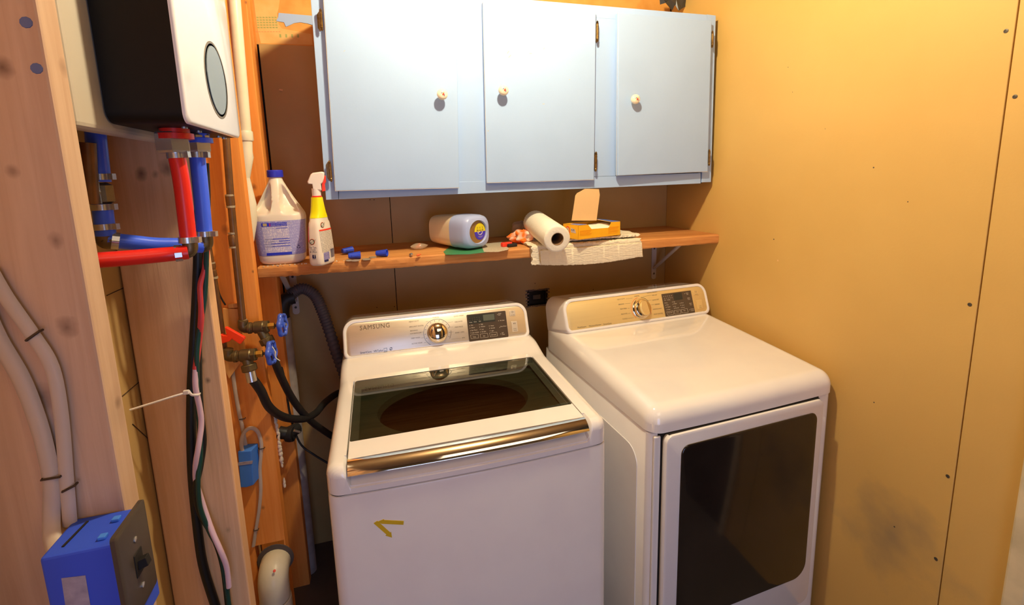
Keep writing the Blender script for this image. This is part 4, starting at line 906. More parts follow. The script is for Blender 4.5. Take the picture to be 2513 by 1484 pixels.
for (nm, P, m_, r) in (('hot_port', PR, M_red, .024), ('cold_port', PB, M_bluep, .021)):
    obj(nm, MB().lathe([(r * .8, 0), (r * .8, -.006), (r, -.007), (r, -.015), (r * .8, -.0155), (r * .6, -.016), (r * .6, -.022)], (P.x, P.y, HZ0), (0, 0, 1), 24), m_, t, smooth=30, label='%s plastic collar under the heater' % ('red' if r > .022 else 'blue'))
for y in (-1.06, -1.0, -0.90, -0.87): obj('screw', MB().lathe([(.004, 0), (.004, -.003), (.001, -.0035)], (HX1 - .02, y, HZ0 + .0005), (0, 0, 1), 10), M_steel, t)
def clampring(par, c, ax, r, w=.009):
    c, ax = V(c), V(ax).normalized(); a = ax.orthogonal().normalized()
    mb = MB().lathe([(r, -w / 2), (r + .0016, -w / 2), (r + .0016, w / 2), (r, w / 2)], c, ax, 20)
    s = V((1, -.3, 0)); s = (s - ax * s.dot(ax)).normalized(); mb.obox(c + s * (r + .0045), s * .004, ax.cross(s) * .0035, ax * w * .5)
    obj('clamp', mb, M_steel, par, smooth=30)
def P_(px, py, y): return aty(px, py, y)
# red pipe
t = thing('pex_pipe', 'red plastic water pipe hanging from the heater and turning left', 'pipe', (-1.6, -1.03, 1.44))
ra_ = [P_(431, 372, -1.03), P_(446, 450, -1.03), P_(463, 593, -1.03)]
obj('riser', MB().tube(ra_, .0112, 16, 6), M_red, t, smooth=True)
rb_ = [P_(462, 618, -1.035), P_(400, 625, -1.045), P_(300, 634, -1.07), P_(215, 640, -1.09)]
obj('branch', MB().tube(rb_, .0112, 16, 6), M_red, t, smooth=True)
obj('hex_nut', hexnut(P_(424, 350, -1.03), .0235, .030), M_steel, t, label='large steel hex nut')
obj('elbow', MB().tube([P_(463, 585, -1.03), P_(467, 603, -1.03), P_(464, 615, -1.03), P_(445, 620, -1.035)], .0105, 14, 4), M_brass, t, smooth=True, label='brass elbow fitting')
clampring(t, P_(433, 381, -1.03), ra_[1] - ra_[0], .0112); clampring(t, P_(461, 588, -1.03), ra_[2] - ra_[1], .0112); clampring(t, P_(438, 621, -1.036), rb_[1] - rb_[0], .0112)
# blue pipe
t = thing('pex_pipe', 'blue plastic water pipe from the heater running left to a shut-off valve and up', 'pipe', (-1.6, -0.97, 1.45))
ba = [P_(483, 372, -.948), P_(493, 470, -.948), P_(503, 578, -.948)]
obj('riser', MB().tube(ba, .0118, 16, 6), M_bluep, t, smooth=True)
bb_ = [P_(497, 604, -.95), P_(450, 601, -.965), P_(380, 600, -.985), P_(320, 594, -1.0), P_(265, 589, -1.01)]
obj('branch', MB().tube(bb_, .0118, 16, 6), M_bluep, t, smooth=True)
bc = [P_(260, 578, -1.01), P_(250, 500, -1.01)]; bd_ = [P_(247, 446, -1.01), P_(236, 345, -1.01), P_(226, 230, -1.01)]
obj('riser', MB().tube(bc, .0128, 16), M_bluep, t, smooth=True); obj('riser', MB().tube(bd_, .0128, 16), M_bluep, t, smooth=True)
obj('hex_nut', hexnut(P_(484, 351, -.948), .021, .030), M_steel, t, label='large steel hex nut')
obj('elbow', MB().tube([P_(504, 575, -.948), P_(506, 594, -.948), P_(502, 603, -.95), P_(488, 604, -.952)], .0108, 14, 4), M_brass, t, smooth=True)
obj('elbow', MB().tube([P_(259, 572, -1.01), P_(259, 588, -1.01), P_(263, 592, -1.01), P_(278, 591, -1.008)], .012, 14, 4), M_brass, t, smooth=True)
vb = MB().tube([P_(247, 450, -1.01), P_(250, 500, -1.01)], .0105, 14).lathe([(.010, -.016), (.0165, -.012), (.0165, .012), (.010, .016)], P_(248, 475, -1.01), (0, 0, 1), 8)
obj('valve_body', vb, M_brass, t, smooth=30, label='brass quarter-turn valve body')
obj('valve_handle', MB().tube([P_(244, 474, -1.026), P_(232, 472, -1.03)], .006, 10).obox(P_(228, 440, -1.035), (.006, 0, 0), (0, .0015, 0), (0, 0, .035)).lathe([(.006, 0), (.006, .005), (.003, .007)], P_(236, 472, -1.034), (0, -1, 0), 10), M_steel, t, label='steel valve lever')
for (p, ax, r) in ((P_(484, 380, -.948), ba[1] - ba[0], .0118), (P_(503, 573, -.948), ba[2] - ba[1], .0118), (P_(256, 556, -1.01), (0, 0, 1), .0128), (P_(251, 508, -1.01), (0, 0, 1), .0128), (P_(246, 434, -1.01), (0, 0, 1), .0128), (P_(284, 591, -1.007), bb_[4] - bb_[3], .0118)):
    clampring(t, p, ax, r)
# reddish pipe stub behind
t = thing('copper_stub', 'dull reddish pipe showing behind the blue valve and the nearest stud', 'pipe', (-1.72, -1.06, 1.5))
obj('tube', MB().tube([P_(214, 350, -1.05), P_(222, 500, -1.05)], .010, 12), M_copper, t, smooth=True)

# power wires down the second stud
def wire(nm, lab, m_, pts, r, y=-.838, cat='wire', grp=None, flat=1.0, k=6):
    tt = thing(nm, lab, cat, aty(pts[0][0], pts[0][1], y), group=grp or {'power_wire': 'wires of the bundle on the second stud', 'electric_cable': 'grey cables stapled to the studs'}.get(nm))
    P = [aty(p[0], p[1], p[2] if len(p) > 2 else y) for p in pts]
    obj('insulation', MB().tube(P, r, 10, k, flat=flat), m_, tt, smooth=True); return tt
wire('power_wire', 'thick black power wire, leftmost of the bundle, dropping down the second stud', M_wire_b, [(497, 400, -.86), (487, 560, -.85), (486, 650, -.848), (481, 760), (475, 860), (470, 960), (469, 1060), (472, 1160), (481, 1260), (497, 1380), (528, 1484), (545, 1540)], .0088, -.8365)
wire('power_wire', 'black power wire twisted round the green one in the bundle on the second stud', M_wire_b, [(504, 400, -.87), (508, 500, -.87), (504, 620, -.865), (503, 660, -.857), (492, 740, -.855), (487, 827, -.853), (488, 930, -.856), (492, 1010, -.852), (499, 1080, -.846), (491, 1144, -.852), (480, 1202, -.858), (492, 1258, -.85), (526, 1318, -.842), (548, 1387, -.842), (560, 1484, -.842), (568, 1540, -.842)], .0062)
wire('power_wire', 'dark green ground wire twisting down the second stud', M_wire_g, [(500, 400, -.89), (506, 560, -.888), (506, 640, -.875), (504, 700, -.87), (499, 753, -.868), (485, 840, -.866), (483, 900, -.866), (485, 980, -.862), (490, 1060, -.856), (492, 1123, -.86), (486, 1175, -.864), (491, 1245, -.862), (514, 1303, -.854), (539, 1350, -.852), (549, 1400, -.85), (557, 1450, -.85), (566, 1510, -.85)], .0046)
wire('power_wire', 'red and pinkish white power wire winding down the second stud', M_wire_p, [(480, 905, -.866), (480, 950, -.868), (490, 1000, -.862), (494, 1040, -.86), (487, 1095, -.866), (480, 1140, -.864), (481, 1180, -.854), (493, 1222, -.846), (507, 1265, -.85), (522, 1307, -.858), (541, 1350, -.864), (556, 1390, -.86), (562, 1440, -.858)], .0052)
wire('power_wire', 'red power wire in the upper part of the bundle on the second stud', M_wire_r, [(508, 600, -.872), (503, 660, -.872), (492, 700, -.872), (494, 750, -.87), (493, 790, -.868), (488, 840, -.862), (480, 905, -.866)], .0054)
t = thing('zip_tie', 'white plastic cable tie round the wire bundle with its tail sticking out left', 'cable tie', aty(470, 968, -.86))
lp = [aty(462, 958, -.872), aty(470, 968, -.874), aty(480, 969, -.874), (aty(489, 968, -.868)), aty(490, 963, -.85), aty(478, 962, -.829)]
obj('loop', MB().tube(lp, .0026, 8, 4, flat=.5), M_trig, t, smooth=True)
obj('tail', MB().tube([aty(461, 962, -.872), aty(420, 974, -.885), aty(370, 990, -.895), aty(318, 1006, -.905)], .0021, 8, 4, flat=.5), M_trig, t, smooth=True)
obj('head', MB().obox(aty(457, 962, -.874), (.0045, 0, 0), (0, .003, 0), (0, 0, .004)), M_trig, t, bevel=.001)

# grey cables on the nearest stud, blue switch box
def stp(par, px, py, y, w=.012, ang=0):
    p = aty(px, py, y); d = V((math.cos(ang), 0, math.sin(ang))); obj('staple', MB().tube([p - d * w * .85 + V((0, .006, 0)), p - d * w * .85, p + d * w * .85, p + d * w * .85 + V((0, .006, 0))], .0015, 6), M_staple, par)
yA = -1.2245
t = wire('electric_cable', 'flat grey cable curving down the nearest stud, right of the two', M_cable2, [(-25, 660), (16, 730), (79, 820), (127, 900), (150, 1017), (163, 1175), (168, 1235), (172, 1288)], .0075, yA, cat='cable', flat=.55)
stp(t, 80, 824, yA - .005, .0095, .6); stp(t, 168, 1199, yA - .005, .008, .4)
t = wire('electric_cable', 'flat grey cable curving down the nearest stud into the blue box, left of the two', M_cable2, [(-45, 740), (-5, 830), (53, 930), (95, 1040), (120, 1140), (127, 1200), (126, 1260), (127, 1310, -1.235), (137, 1352, -1.25)], .009, yA, cat='cable', flat=.6)
stp(t, 124, 1174, yA - .006, .0105, 0)
t = thing('switch_box', 'bright blue plastic switch box screwed to the nearest stud', 'electrical box', (-1.615, -1.25, 1.05))
BX0, BX1, BY0, BY1, BZ0, BZ1 = -1.652, -1.577, -1.283, -1.2185, 1.045, 1.172
obj('shell', MB().box(BX0, BX1, BY0, BY1, BZ0, BZ1), M_bluebox, t, bevel=.003)
for yy in (-1.268, -1.238):
    obj('clip', MB().obox((-1.600, yy, BZ1 + .002), (.004, 0, 0), (0, .004, 0), (0, 0, .002)), M_bluebox2, t, bevel=.001)
obj('clamp_slot', MB().obox((-1.635, -1.25, BZ1 + .0005), (.0012, 0, 0), (.002, .020, 0), (0, 0, .0008)), M_dark, t)
st = [aty(151, 1418, BY0), aty(210, 1411, BY0), aty(225, 1500, BY0), aty(165, 1512, BY0)]
obj('sticker', MB().loft([[V((p.x, BY0 - .0005, p.z)) for p in st], [V((p.x, BY0 + .0002, p.z)) for p in st]]), M_paper, t, label='pale rectangular sticker')
t = thing('cover_plate', 'dark brown switch cover plate on the face of the blue box', 'cover plate', (-1.572, -1.267, 1.074))
obj('plate', MB().loft([[V((x, y, z)) for y, z in rrect(-1.302 + k, -1.232 - k, 1.074 + k, 1.191 - k, .004, 3)] for x, k in ((-1.5765, 0), (-1.572, 0), (-1.5705, .003))]), M_plate, t, smooth=30)
obj('toggle', MB().obox((-1.566, -1.267, 1.131), (.0055, 0, .002), (0, .0045, 0), (-.001, 0, .0055)).box(-1.5708, -1.5695, -1.276, -1.258, 1.117, 1.146), M_dark, t, bevel=.001)
for z in (1.162, 1.101): obj('screw', MB().lathe([(.0032, 0), (.0032, .001), (.001, .0014)], (-1.5706, -1.267, z), (1, 0, 0), 10), M_steel, t)

# ------------------------------------------------------------------ plumbing beside the third stud
yC = -.475
def cup(lab, pts, r, y, bands):
    t = thing('copper_pipe', lab, 'pipe', aty(pts[-1][0], pts[-1][1], y))
    P = [aty(a, b, y) for a, b in pts]; P = [V((P[1].x, P[1].y, 2.455))] + P[1:]
    obj('tube', MB().tube(P, r, 14), M_copper, t, smooth=True)
    for (px, py, h, big) in bands:
        c = aty(px, py, y); obj('coupling' if big else 'solder_joint', MB().lathe([(r + .0005, -h), (r + .0018, -h * .85), (r + .0018, h * .85), (r + .0005, h)], c, (0, 0, 1), 14), M_copper if big else M_solder, t, smooth=30)
    return t
t = cup('aged copper pipe running down the third stud from behind the heater to the upper tap', [(540, 180), (555, 340), (567, 500), (580, 640), (597, 800)], .0088, -.500, [(565, 492, .013, 1), (563.5, 479, .0025, 0), (566.5, 507, .003, 0), (572, 590, .015, 1), (570.5, 572, .0025, 0), (573.5, 606, .0025, 0), (596, 786, .0025, 0), (597, 797, .010, 1)])
t = cup('thinner aged copper pipe dropping to the lower tap behind the red lever', [(505, 520), (513, 610), (527, 690), (541, 785), (552, 858)], .0068, -.535, [(520, 652, .006, 1), (523, 670, .008, 1), (518.5, 645, .002, 0), (526, 681, .003, 0)])
# wood block
t = thing('wood_block', 'short rough wooden block fixed between the studs behind the taps', 'wood block', (-1.66, -.49, 1.05))
ring = [aty(a, b, -.487) for a, b in ((546, 757), (583, 758), (600, 853), (603, 872), (562, 930), (552, 910))]
obj('block', MB().loft([[V((p.x, -.487, p.z)) for p in ring], [V((p.x, -.4765, p.z)) for p in ring]]), M_shelf_r, t, bevel=.001)
obj('cleat', MB().box(-1.668, -1.640, -.487, -.4765, 1.2405, 1.252), M_shelf_r, t, bevel=.001)
# red lever
t = thing('red_lever', 'bright red plastic valve lever in front of the wood block', 'lever', aty(545, 840, -.56))
pts = [(551, 803), (556, 804), (599, 828), (601, 832), (591, 844), (587, 844), (569, 832), (563, 838), (546, 843), (541, 842), (541, 820), (549, 823), (556, 823)]
ring = [aty(a, b, -.562) for a, b in pts]
lv = MB()
for k in range(1, len(ring) - 1): pass
lv.loft([[V((p.x, -.562, p.z)) for p in ring], [V((p.x, -.549, p.z)) for p in ring]])
obj('grip', lv, M_redplastic, t, bevel=.0022, bseg=2)
def tap(lab, a, b, nut, y, ry, wl, grp=None):
    """a elbow end, b handwheel centre (pixels), on plane y"""
    t = thing('water_tap', lab, 'tap', aty(a[0], a[1], y), group='brass taps beside the stud')
    A = aty(a[0], a[1], y); B = aty(b[0], b[1], y - .012); ax = (B - A).normalized(); L = (B - A).length
    q = lambda f: A + ax * (L * f)
    obj('elbow', MB().tube([A + V((.002, 0, .022)), A + V((0, 0, .006)), A + ax * .006, q(.17)], .0125, 14, 3), M_brass, t, smooth=True)
    body = MB().lathe([(.0125, L * .12), (.0155, L * .14), (.0155, L * .20), (.0135, L * .22), (.0135, L * .27), (.0165, L * .30), (.0165, L * .52), (.0145, L * .55)], A, ax, 20)
    body.lathe([(.0145, L * .53), (.0175, L * .55), (.0175, L * .63), (.014, L * .65)], A, ax, 6)
    N = aty(nut[0], nut[1], y - .010); S = q(.42); nd = (N - S).normalized(); nl = (N - S).length
    body.lathe([(.013, 0), (.0125, nl * .6), (.0125, nl)], S, nd, 18)
    obj('body', body, M_brass, t, smooth=30)
    obj('packing_nut', MB().lathe([(.0085, L * .645), (.0095, L * .66), (.0095, L * .78), (.007, L * .80)], A, ax, 6), M_brass2, t, label='brighter brass packing nut')
    obj('stem', MB().lathe([(.0035, L * .78), (.0035, L * 1.0)], A, ax, 10), M_staple, t)
    obj('hose_nut', MB().lathe([(.0165, -.006), (.018, -.004), (.018, .010), (.0165, .012)], N, nd, 12), M_brass, t, smooth=30, label='ribbed hose coupling ring')
    # scalloped handwheel
    u = ax.orthogonal().normalized(); v = ax.cross(u); n = 60; R = .0275
    wheel = MB(); rings = []
    for k in range(n + 1):
        th = 2 * math.pi * k / n; rr = R * (1 + .09 * math.cos(6 * th)); c = B + (u * math.cos(th) + v * math.sin(th)) * rr; o = (u * math.cos(th) + v * math.sin(th)); th_ = .0048
        rings.append([c + o * (th_ * math.cos(2 * math.pi * s / 8)) + ax * (.0062 * math.sin(2 * math.pi * s / 8)) for s in range(8)])
    wheel.loft(rings, False, False)
    wheel.lathe([(.008, -.005), (.008, .006), (.005, .008)], B, ax, 14)
    for k in range(3):
        th = 2 * math.pi * k / 3 + .4; o = (u * math.cos(th) + v * math.sin(th)); wheel.tube([B + o * .006, B + o * R], .0035, 8)
    obj('handwheel', wheel, M_wheel, t, smooth=50, label='blue scalloped handwheel')
    obj('wheel_screw', MB().lathe([(.0045, 0), (.0045, .003), (.001, .004)], B + ax * .008, ax, 6), M_steel, t)
    return t, N + nd * .012, nd
t1, e1, n1 = tap('upper tarnished brass water tap with a blue handwheel', (597, 806), (693, 797), (654, 833), -.510, 0, 0)
t2_, e2, n2 = tap('lower tarnished brass water tap with a blue handwheel, above the curving black hose', (560, 876), (666, 865), (611, 899), -.555, 0, 0)
obj('tag_wire', MB().tube([aty(668, 850, -.60), aty(675, 862, -.60), aty(676, 876, -.60), aty(687, 885, -.60)], .0011, 6, 4), M_jug, t2_)
# hoses
def hose(lab, P, r, m_, e=None):
    t = thing('water_hose', lab, 'hose', P[0], group='black washer hoses'); obj('tube', MB().tube(P, r, 14, 8), m_, t, smooth=True); return t
th_ = hose('black rubber hose from the lower tap curving down and behind the washing machine', [e2 + n2 * .018, aty(640, 958, -.55), aty(662, 1000, -.50), aty(700, 1024, -.42), aty(745, 1027, -.34), aty(775, 1013, -.27), aty(800, 985, -.20), aty(835, 962, -.13), aty(875, 960, -.10)], .0115, M_rubber)
obj('ferrule', MB().tube([e2, e2 + n2 * .028], .0125, 14), M_steel, th_, smooth=True, label='shiny steel ferrule')
hose('black rubber hose from the upper tap dropping straight behind the washing machine', [e1, aty(668, 868, -.50), aty(690, 925, -.45), aty(722, 985, -.38), aty(760, 1030, -.31), aty(800, 1060, -.24), aty(840, 1085, -.18)], .0105, M_rubber)
# corrugated drain hose
P = [V(p) for p in (aty(704, 742, -.125), aty(716, 722, -.12), aty(742, 708, -.115), aty(772, 724, -.11), aty(790, 760, -.11), aty(806, 805, -.11), aty(828, 872, -.12), aty(850, 930, -.12))]
sp = spline(P, 26); rad = [.0185 + (.0018 if (i % 4) < 2 else -.0012) for i in range(len(sp))]
t = thing('drain_hose', 'dark grey corrugated drain hose arching from the standpipe to the washing machine', 'hose', P[0])
obj('tube', MB().tube(sp, rad, 14), M_corr, t, smooth=60)
obj('end_sleeve', MB().tube([aty(722, 728, -.12), aty(702, 735, -.125), aty(692, 755, -.13), aty(692, 785, -.13)], .0245, 16, 5), M_rubber, t, smooth=True, label='black rubber end sleeve')
t = thing('standpipe', 'greyish white plastic standpipe under the black end of the drain hose', 'pipe', (-1.60, -.13, .1101))
c = aty(694, 800, -.13)
obj('tube', MB().lathe([(.024, 1.10 - .1101), (.026, 1.105 - .1101), (.028, 1.10 - .1101), (.028, 0)], (c.x, -.13, .1101), (0, 0, 1), 24), M_pvc_g, t, smooth=30)
t = thing('washer_cord', 'thin black cord hanging beside the standpipe and running behind the washer', 'cord', aty(690, 830, -.2))
obj('cord', MB().tube([aty(668, 800, -.12), aty(688, 880, -.19), aty(702, 950, -.2), aty(712, 1015, -.2), aty(735, 1085, -.2), aty(770, 1115, -.2), aty(812, 1140, -.2)], .0035, 8, 6), M_wire_b, t, smooth=True)
t = thing('drain_clamp', 'blackened pipe fitting in the dark gap below the hoses', 'pipe fitting', aty(715, 1085, -.25))
obj('body', MB().tube([aty(684, 1060, -.25), aty(705, 1062, -.25), aty(730, 1050, -.22)], .020, 14, 4).lathe([(.024, -.01), (.026, 0), (.024, .012)], aty(712, 1065, -.25), (1, -.3, 0), 14), M_rubber, t, smooth=40)
obj('bolt', MB().tube([aty(722, 1056, -.28), aty(736, 1060, -.27)], .004, 8), M_steel, t)
# foam scraps along the stud edge
t = thing('foam_scrap', 'ragged off-white foam stuck down the edge of the third stud', 'foam', aty(690, 1130, -.44))
fm = MB(); r_ = random.Random(5)
pth = [(674, 1025), (679, 1045), (684, 1070), (686, 1095), (690, 1120), (692, 1140), (697, 1178), (699, 1195)]
for k in range(len(pth) - 1):
    for s in range(3):
        f = s / 3; px = pth[k][0] + (pth[k + 1][0] - pth[k][0]) * f; py = pth[k][1] + (pth[k + 1][1] - pth[k][1]) * f
        if 1140 < py < 1172: continue
        p = aty(px, py, -.436); q = r_.uniform(.003, .0065); fm.lathe([(q * .5, -.008), (q, -.003), (q * .8, .004), (q * .3, .009)], p, (r_.uniform(-.3, .3), r_.uniform(-.3, .3), 1), 7)
obj('foam', fm, M_foam, t, kind='stuff', smooth=True)
# cables and small blue box on the third stud
yy = yC - .004
t = wire('electric_cable', 'grey cable stapled down the third stud below the wood block', M_cable2, [(570, 900), (575, 945), (586, 1010), (594, 1045), (604, 1100)], .0052, yy, cat='cable', flat=.6)
stp(t, 594, 1028, yy - .003, .008)
t = wire('electric_cable', 'grey cable looping out of the small blue box and down the third stud', M_cable2, [(596, 1112, -.500), (592, 1085, -.500), (600, 1060, -.495), (616, 1050, -.49), (632, 1058, -.483), (641, 1085, yy), (641, 1110, yy), (638, 1150, yy), (640, 1200, yy), (636, 1250, yy), (628, 1300, yy), (622, 1340, yy)], .0052, yy, cat='cable', flat=.7)
stp(t, 641, 1101, yy - .004, .009); stp(t, 628, 1301, yy - .004, .007)
t = thing('junction_box', 'small blue plastic junction box on the third stud', 'electrical box', aty(607, 1190, -.49))
ring = [aty(a, b, -.505) for a, b in ((583, 1108), (616, 1106), (622, 1190), (604, 1196), (590, 1196))]
obj('shell', MB().loft([[V((p.x, -.505, p.z)) for p in ring], [V((p.x + .012, -.4755, p.z + .004)) for p in ring]]), M_bluebox2, t, bevel=.002)
obj('band', MB().obox(aty(602, 1136, -.5055), (.018, 0, -.001), (0, .0006, 0), (.001, 0, .0045)), M_paper, t, label='dull grey band')
# big white drain elbow low down
obj('hole_shade_disc', MB().lathe([(.050, 0), (.0485, .0012), (.0003, .0014)], (aty(667, 1395, -.525).x, -.4755, .462), (0, -1, 0), 28), mat('hole_shade', srgb(92, 80, 72), rough=.9), wl, label='flat dark disc standing in for the shade of the bored hole')  # flat disc on the stud, coloured dark as the shade inside the hole
t = thing('drain_elbow', 'large white plastic drain elbow poking through the third stud near the floor', 'pipe', (-1.64, -.53, .1101))
c = aty(667, 1395, -.525)
obj('elbow', MB().tube([V((c.x, -.47, .455)), V((c.x, -.497, .455)), V((c.x, -.516, .446)), V((c.x, -.525, .425)), V((c.x, -.525, .38))], .0405, 24, 5), M_pvc, t, smooth=True)
obj('riser', MB().lathe([(.0405, .376), (.043, .374), (.043, .1101)], (c.x, -.525, 0), (0, 0, 1), 24), M_pvc, t, smooth=30)
obj('red_mark', MB().lathe([(.004, 0), (.0035, .0012)], V((c.x + .012, -.548, .485)), (.3, -.6, .7), 8), M_redi, t)
# white vent pipe behind the heater
t = thing('vent_pipe', 'cream plastic vent pipe standing in the gap behind the heater', 'pipe', (-1.61, -.395, 1.38))
c = aty(596, 200, -.30)
def xv(px, py): return aty(px, py, -.395)
obj('tube', MB().tube([xv(574, 0) + V((0, 0, .3)), xv(574, 0), xv(602, 330)], .0160, 20), M_pvc, t, smooth=True)
obj('coupling', MB().lathe([(.0195, -.013), (.0205, -.011), (.0205, .011), (.0195, .013)], xv(601, 334), (0, 0, 1), 20), M_pvc, t, smooth=30)
obj('reducer', MB().tube([xv(602, 342), xv(603, 372), xv(603, 384), xv(601, 440)], [.0172, .0172, .0195, .012], 20), M_pvc, t, smooth=30)
obj('trap', MB().tube([xv(600, 430), xv(606, 470), xv(609, 500), xv(609, 540), xv(604, 590)], [.012, .016, .021, .023, .020], 20), M_pvc, t, smooth=True)
# yellow cord near the floor and thin brown conduit at the far left
t = thing('yellow_cord', 'thin dull yellow cord on the floor beside the washing machine', 'cord', (-1.5, -.6, .105))
obj('cord', MB().tube([V((-1.58, -.75, .1135)), V((-1.52, -.62, .1135)), V((-1.45, -.50, .15)), V((-1.43, -.42, .2))], .003, 8, 5), mat('dull_yellow', srgb(150, 130, 50), rough=.5), t, smooth=True)
wire('black_cable', 'thin black cable end above the wood block', M_wire_b, [(533, 700, -.485), (540, 725, -.485), (553, 748, -.482)], .0022, -.485, cat='cable')
# ------------------------------------------------------------------ things on the shelf
def superx(rx, ry, n, e=3.2):
    out = []
    for k in range(n):
        a = 2 * math.pi * k / n; c, s = math.cos(a), math.sin(a)
        out.append((rx * math.copysign(abs(c) ** (2 / e), c), ry * math.copysign(abs(s) ** (2 / e), s)))
    return out
def lerp(tab, z):
    for (a, b) in zip(tab, tab[1:]):
        if z <= b[0]: f = (z - a[0]) / (b[0] - a[0]); f = max(0, f); return [a[i] + (b[i] - a[i]) * f for i in range(1, len(a))]
    return list(tab[-1][1:])
def sm(x): x = min(1, max(0, x)); return x * x * (3 - 2 * x)
# bleach jug
JC = V((-1.557, -.285, ZS))
JT = [(0, .050, .034), (.004, .058, .041), (.012, .064, .046), (.04, .067, .048), (.10, .0715, .050), (.140, .0745, .052), (.152, .073, .051), (.165, .066, .047), (.20, .046, .038), (.235, .028, .027), (.252, .020, .021), (.262, .0175, .0175), (.268, .0175, .0175)]
def jug_pt(k, n, z, o=0.0):
    rx, ry = lerp(JT, z); e = 3.2 if z < .14 else max(2, 3.2 - (z - .14) * 14)
    a = 2 * math.pi * k / n; c, s = math.cos(a), math.sin(a)
    x = (rx + o) * math.copysign(abs(c) ** (2 / e), c); y = (ry + o) * math.copysign(abs(s) ** (2 / e), s)
    if s < 0 and .145 < z < .25:
        win = sm((z - .148) / .03) * sm((.248 - z) / .035); xx = abs(x) - .010 - .008 * sm((.18 - z) / .03)
        g = sm(xx / .007) * sm((rx * .93 - abs(x)) / .008); y += .030 * g * win
    return V((JC.x + x, JC.y + y, JC.z + z))
t = thing('bleach_jug', 'large cream plastic jug with a blue cap and lavender label', 'jug', JC)
zz = [0, .002, .004, .008, .012, .025, .04, .07, .10, .125, .14] + [.145 + .003 * k for k in range(36)] + [.255, .262, .268]
n = 120
obj('body', MB().loft([[jug_pt(k, n, z) for k in range(n)] for z in zz]), M_jug, t, smooth=50)
obj('cap', MB().lathe([(.0222, 0), (.0226, .001), (.0226, .0185), (.021, .021), (.0002, .0212)] + [], JC + V((0, 0, .262)), (0, 0, 1), 36), M_cap, t, smooth=30)
def jf(x, z, o=.0006):   # front surface at x offset, height z
    rx, ry = lerp(JT, z); e = 3.2; c = min(1, abs(x) / (rx + o)); s = (1 - c ** e) ** (1 / e)
    return V((JC.x + x, JC.y - (ry + o) * s, JC.z + z))
def jarc(sx, z, o=.0006):  # sx in -1..1 -> angle wrap
    rx, ry = lerp(JT, z); a = math.radians(-90 + sx * 88); c, s = math.cos(a), math.sin(a); e = 3.2
    return V((JC.x + (rx + o) * math.copysign(abs(c) ** (2 / e), c), JC.y + (ry + o) * math.copysign(abs(s) ** (2 / e), s), JC.z + z))
lab = obj('label', MB().grid(lambda u, v: jarc(-1 + 2 * u, .030 + .104 * v), 48, 10), M_lav, t, smooth=True, fixn=False, label='lavender paper label with fine print')
obj('text_panel', MB().grid(lambda u, v: jf(-.042 + .072 * u + .003 * (1 - v), .031 + .099 * v, .0009), 16, 10), M_lav2, lab, smooth=True, fixn=False)
def bars(rows, mtl, nm, o=.0013):
    mb = MB()
    for (a, b, z0, z1) in rows: mb.grid(lambda u, v: jf(a + (b - a) * u, z0 + (z1 - z0) * v, o), 10, 1)
    obj(nm, mb, mtl, lab, smooth=True, fixn=False)
bars([(-.042, .028, .118, .129), (-.037, .033, .031, .039)] + [(x0, .031, z, z + .0018) for x0, z in ((-.016, .079), (.001, .072), (-.021, .065), (-.018, .057))] + [(-.003, .028, .1115, .113), (-.012, -.010, .1105, .112)], M_bluei, 'blue_bands')
bars([(-.038, -.027, .1195, .1275)], M_gold_i, 'gold_emblem', .0016)
bars([(-.021, -.017, .1245, .1268), (-.021, -.017, .1195, .1218)], M_redi, 'red_squares', .0016)
wtx = text_mb('Cleans and Protects Surfaces*', .0047, lambda a, b: jf(-.0155 + a, .1257 + b, .0018), 'LEFT')
merge(wtx, text_mb('Repels Stains and Soils*', .0047, lambda a, b: jf(-.0155 + a, .1207 + b, .0018), 'LEFT'))
obj('lettering', wtx, M_ink_w, lab)
hd = MB()
for z in (.0825, .0755, .0685, .0605): merge(hd, text_mb('STORAGE & DISPOSAL', .0030, lambda a, b: jf(-.038 + a * .9, z - .003 + b, .0014), 'LEFT'))
obj('lettering', hd, M_navy, lab)
rc = MB()
for k in range(3):
    a0 = math.radians(90 + 120 * k); pts = [jf(.052 + .004 * math.cos(a0 + q), .052 + .0045 * math.sin(a0 + q), .0014) for q in (-.75, -.3, .2, .6)]; rc.tube(pts, [.0009, .0009, .0009, .0002], 5)
obj('recycling_mark', rc, M_navy, lab)
# spray bottle
SC = V((-1.437, -.362, ZS)); SA = math.radians(-24)
ca_, sa_ = math.cos(SA), math.sin(SA)
S = lambda x, y, z: V((SC.x + ca_ * x - sa_ * y, SC.y + sa_ * x + ca_ * y, SC.z + z))
ST = [(0, .019, .036), (.003, .0225, .041), (.010, .0245, .0435), (.05, .0240, .043), (.10, .0215, .040), (.125, .0195, .036), (.14, .0200, .030), (.155, .0185, .022), (.175, .0165, .0175), (.192, .0150, .0150), (.20, .0142, .0142)]
t = thing('spray_bottle', 'cream trigger spray bottle with a yellow neck beside the bleach jug', 'spray bottle', SC)
def sring(z, o=0): rx, ry = lerp(ST, z); return [S(x, y, z) for x, y in superx(rx + o, ry + o, 64, 3.6 if z < .13 else 2.6)]
obj('body', MB().loft([sring(z) for z in (0, .0015, .003, .006, .01, .03, .05, .08, .10, .115, .125, .132, .14, .147, .155)]), M_sprayw, t, smooth=50)
obj('neck_sleeve', MB().loft([sring(z, .0006) for z in (.140, .147, .155, .165, .175, .185, .192, .200)]), M_yellow, t, smooth=50, label='bright yellow sleeve')
obj('collar', MB().lathe([(.0125, .199), (.0138, .200), (.0138, .204), (.012, .2045)], SC, (0, 0, 1), 24), M_redi, t, smooth=30, label='red collar')
obj('neck', MB().lathe([(.0125, .204), (.0125, .226)], SC, (0, 0, 1), 24), M_trig, t, smooth=30)
def hp(px, py): p = aty(px, py, SC.y); return (p.x, p.z)
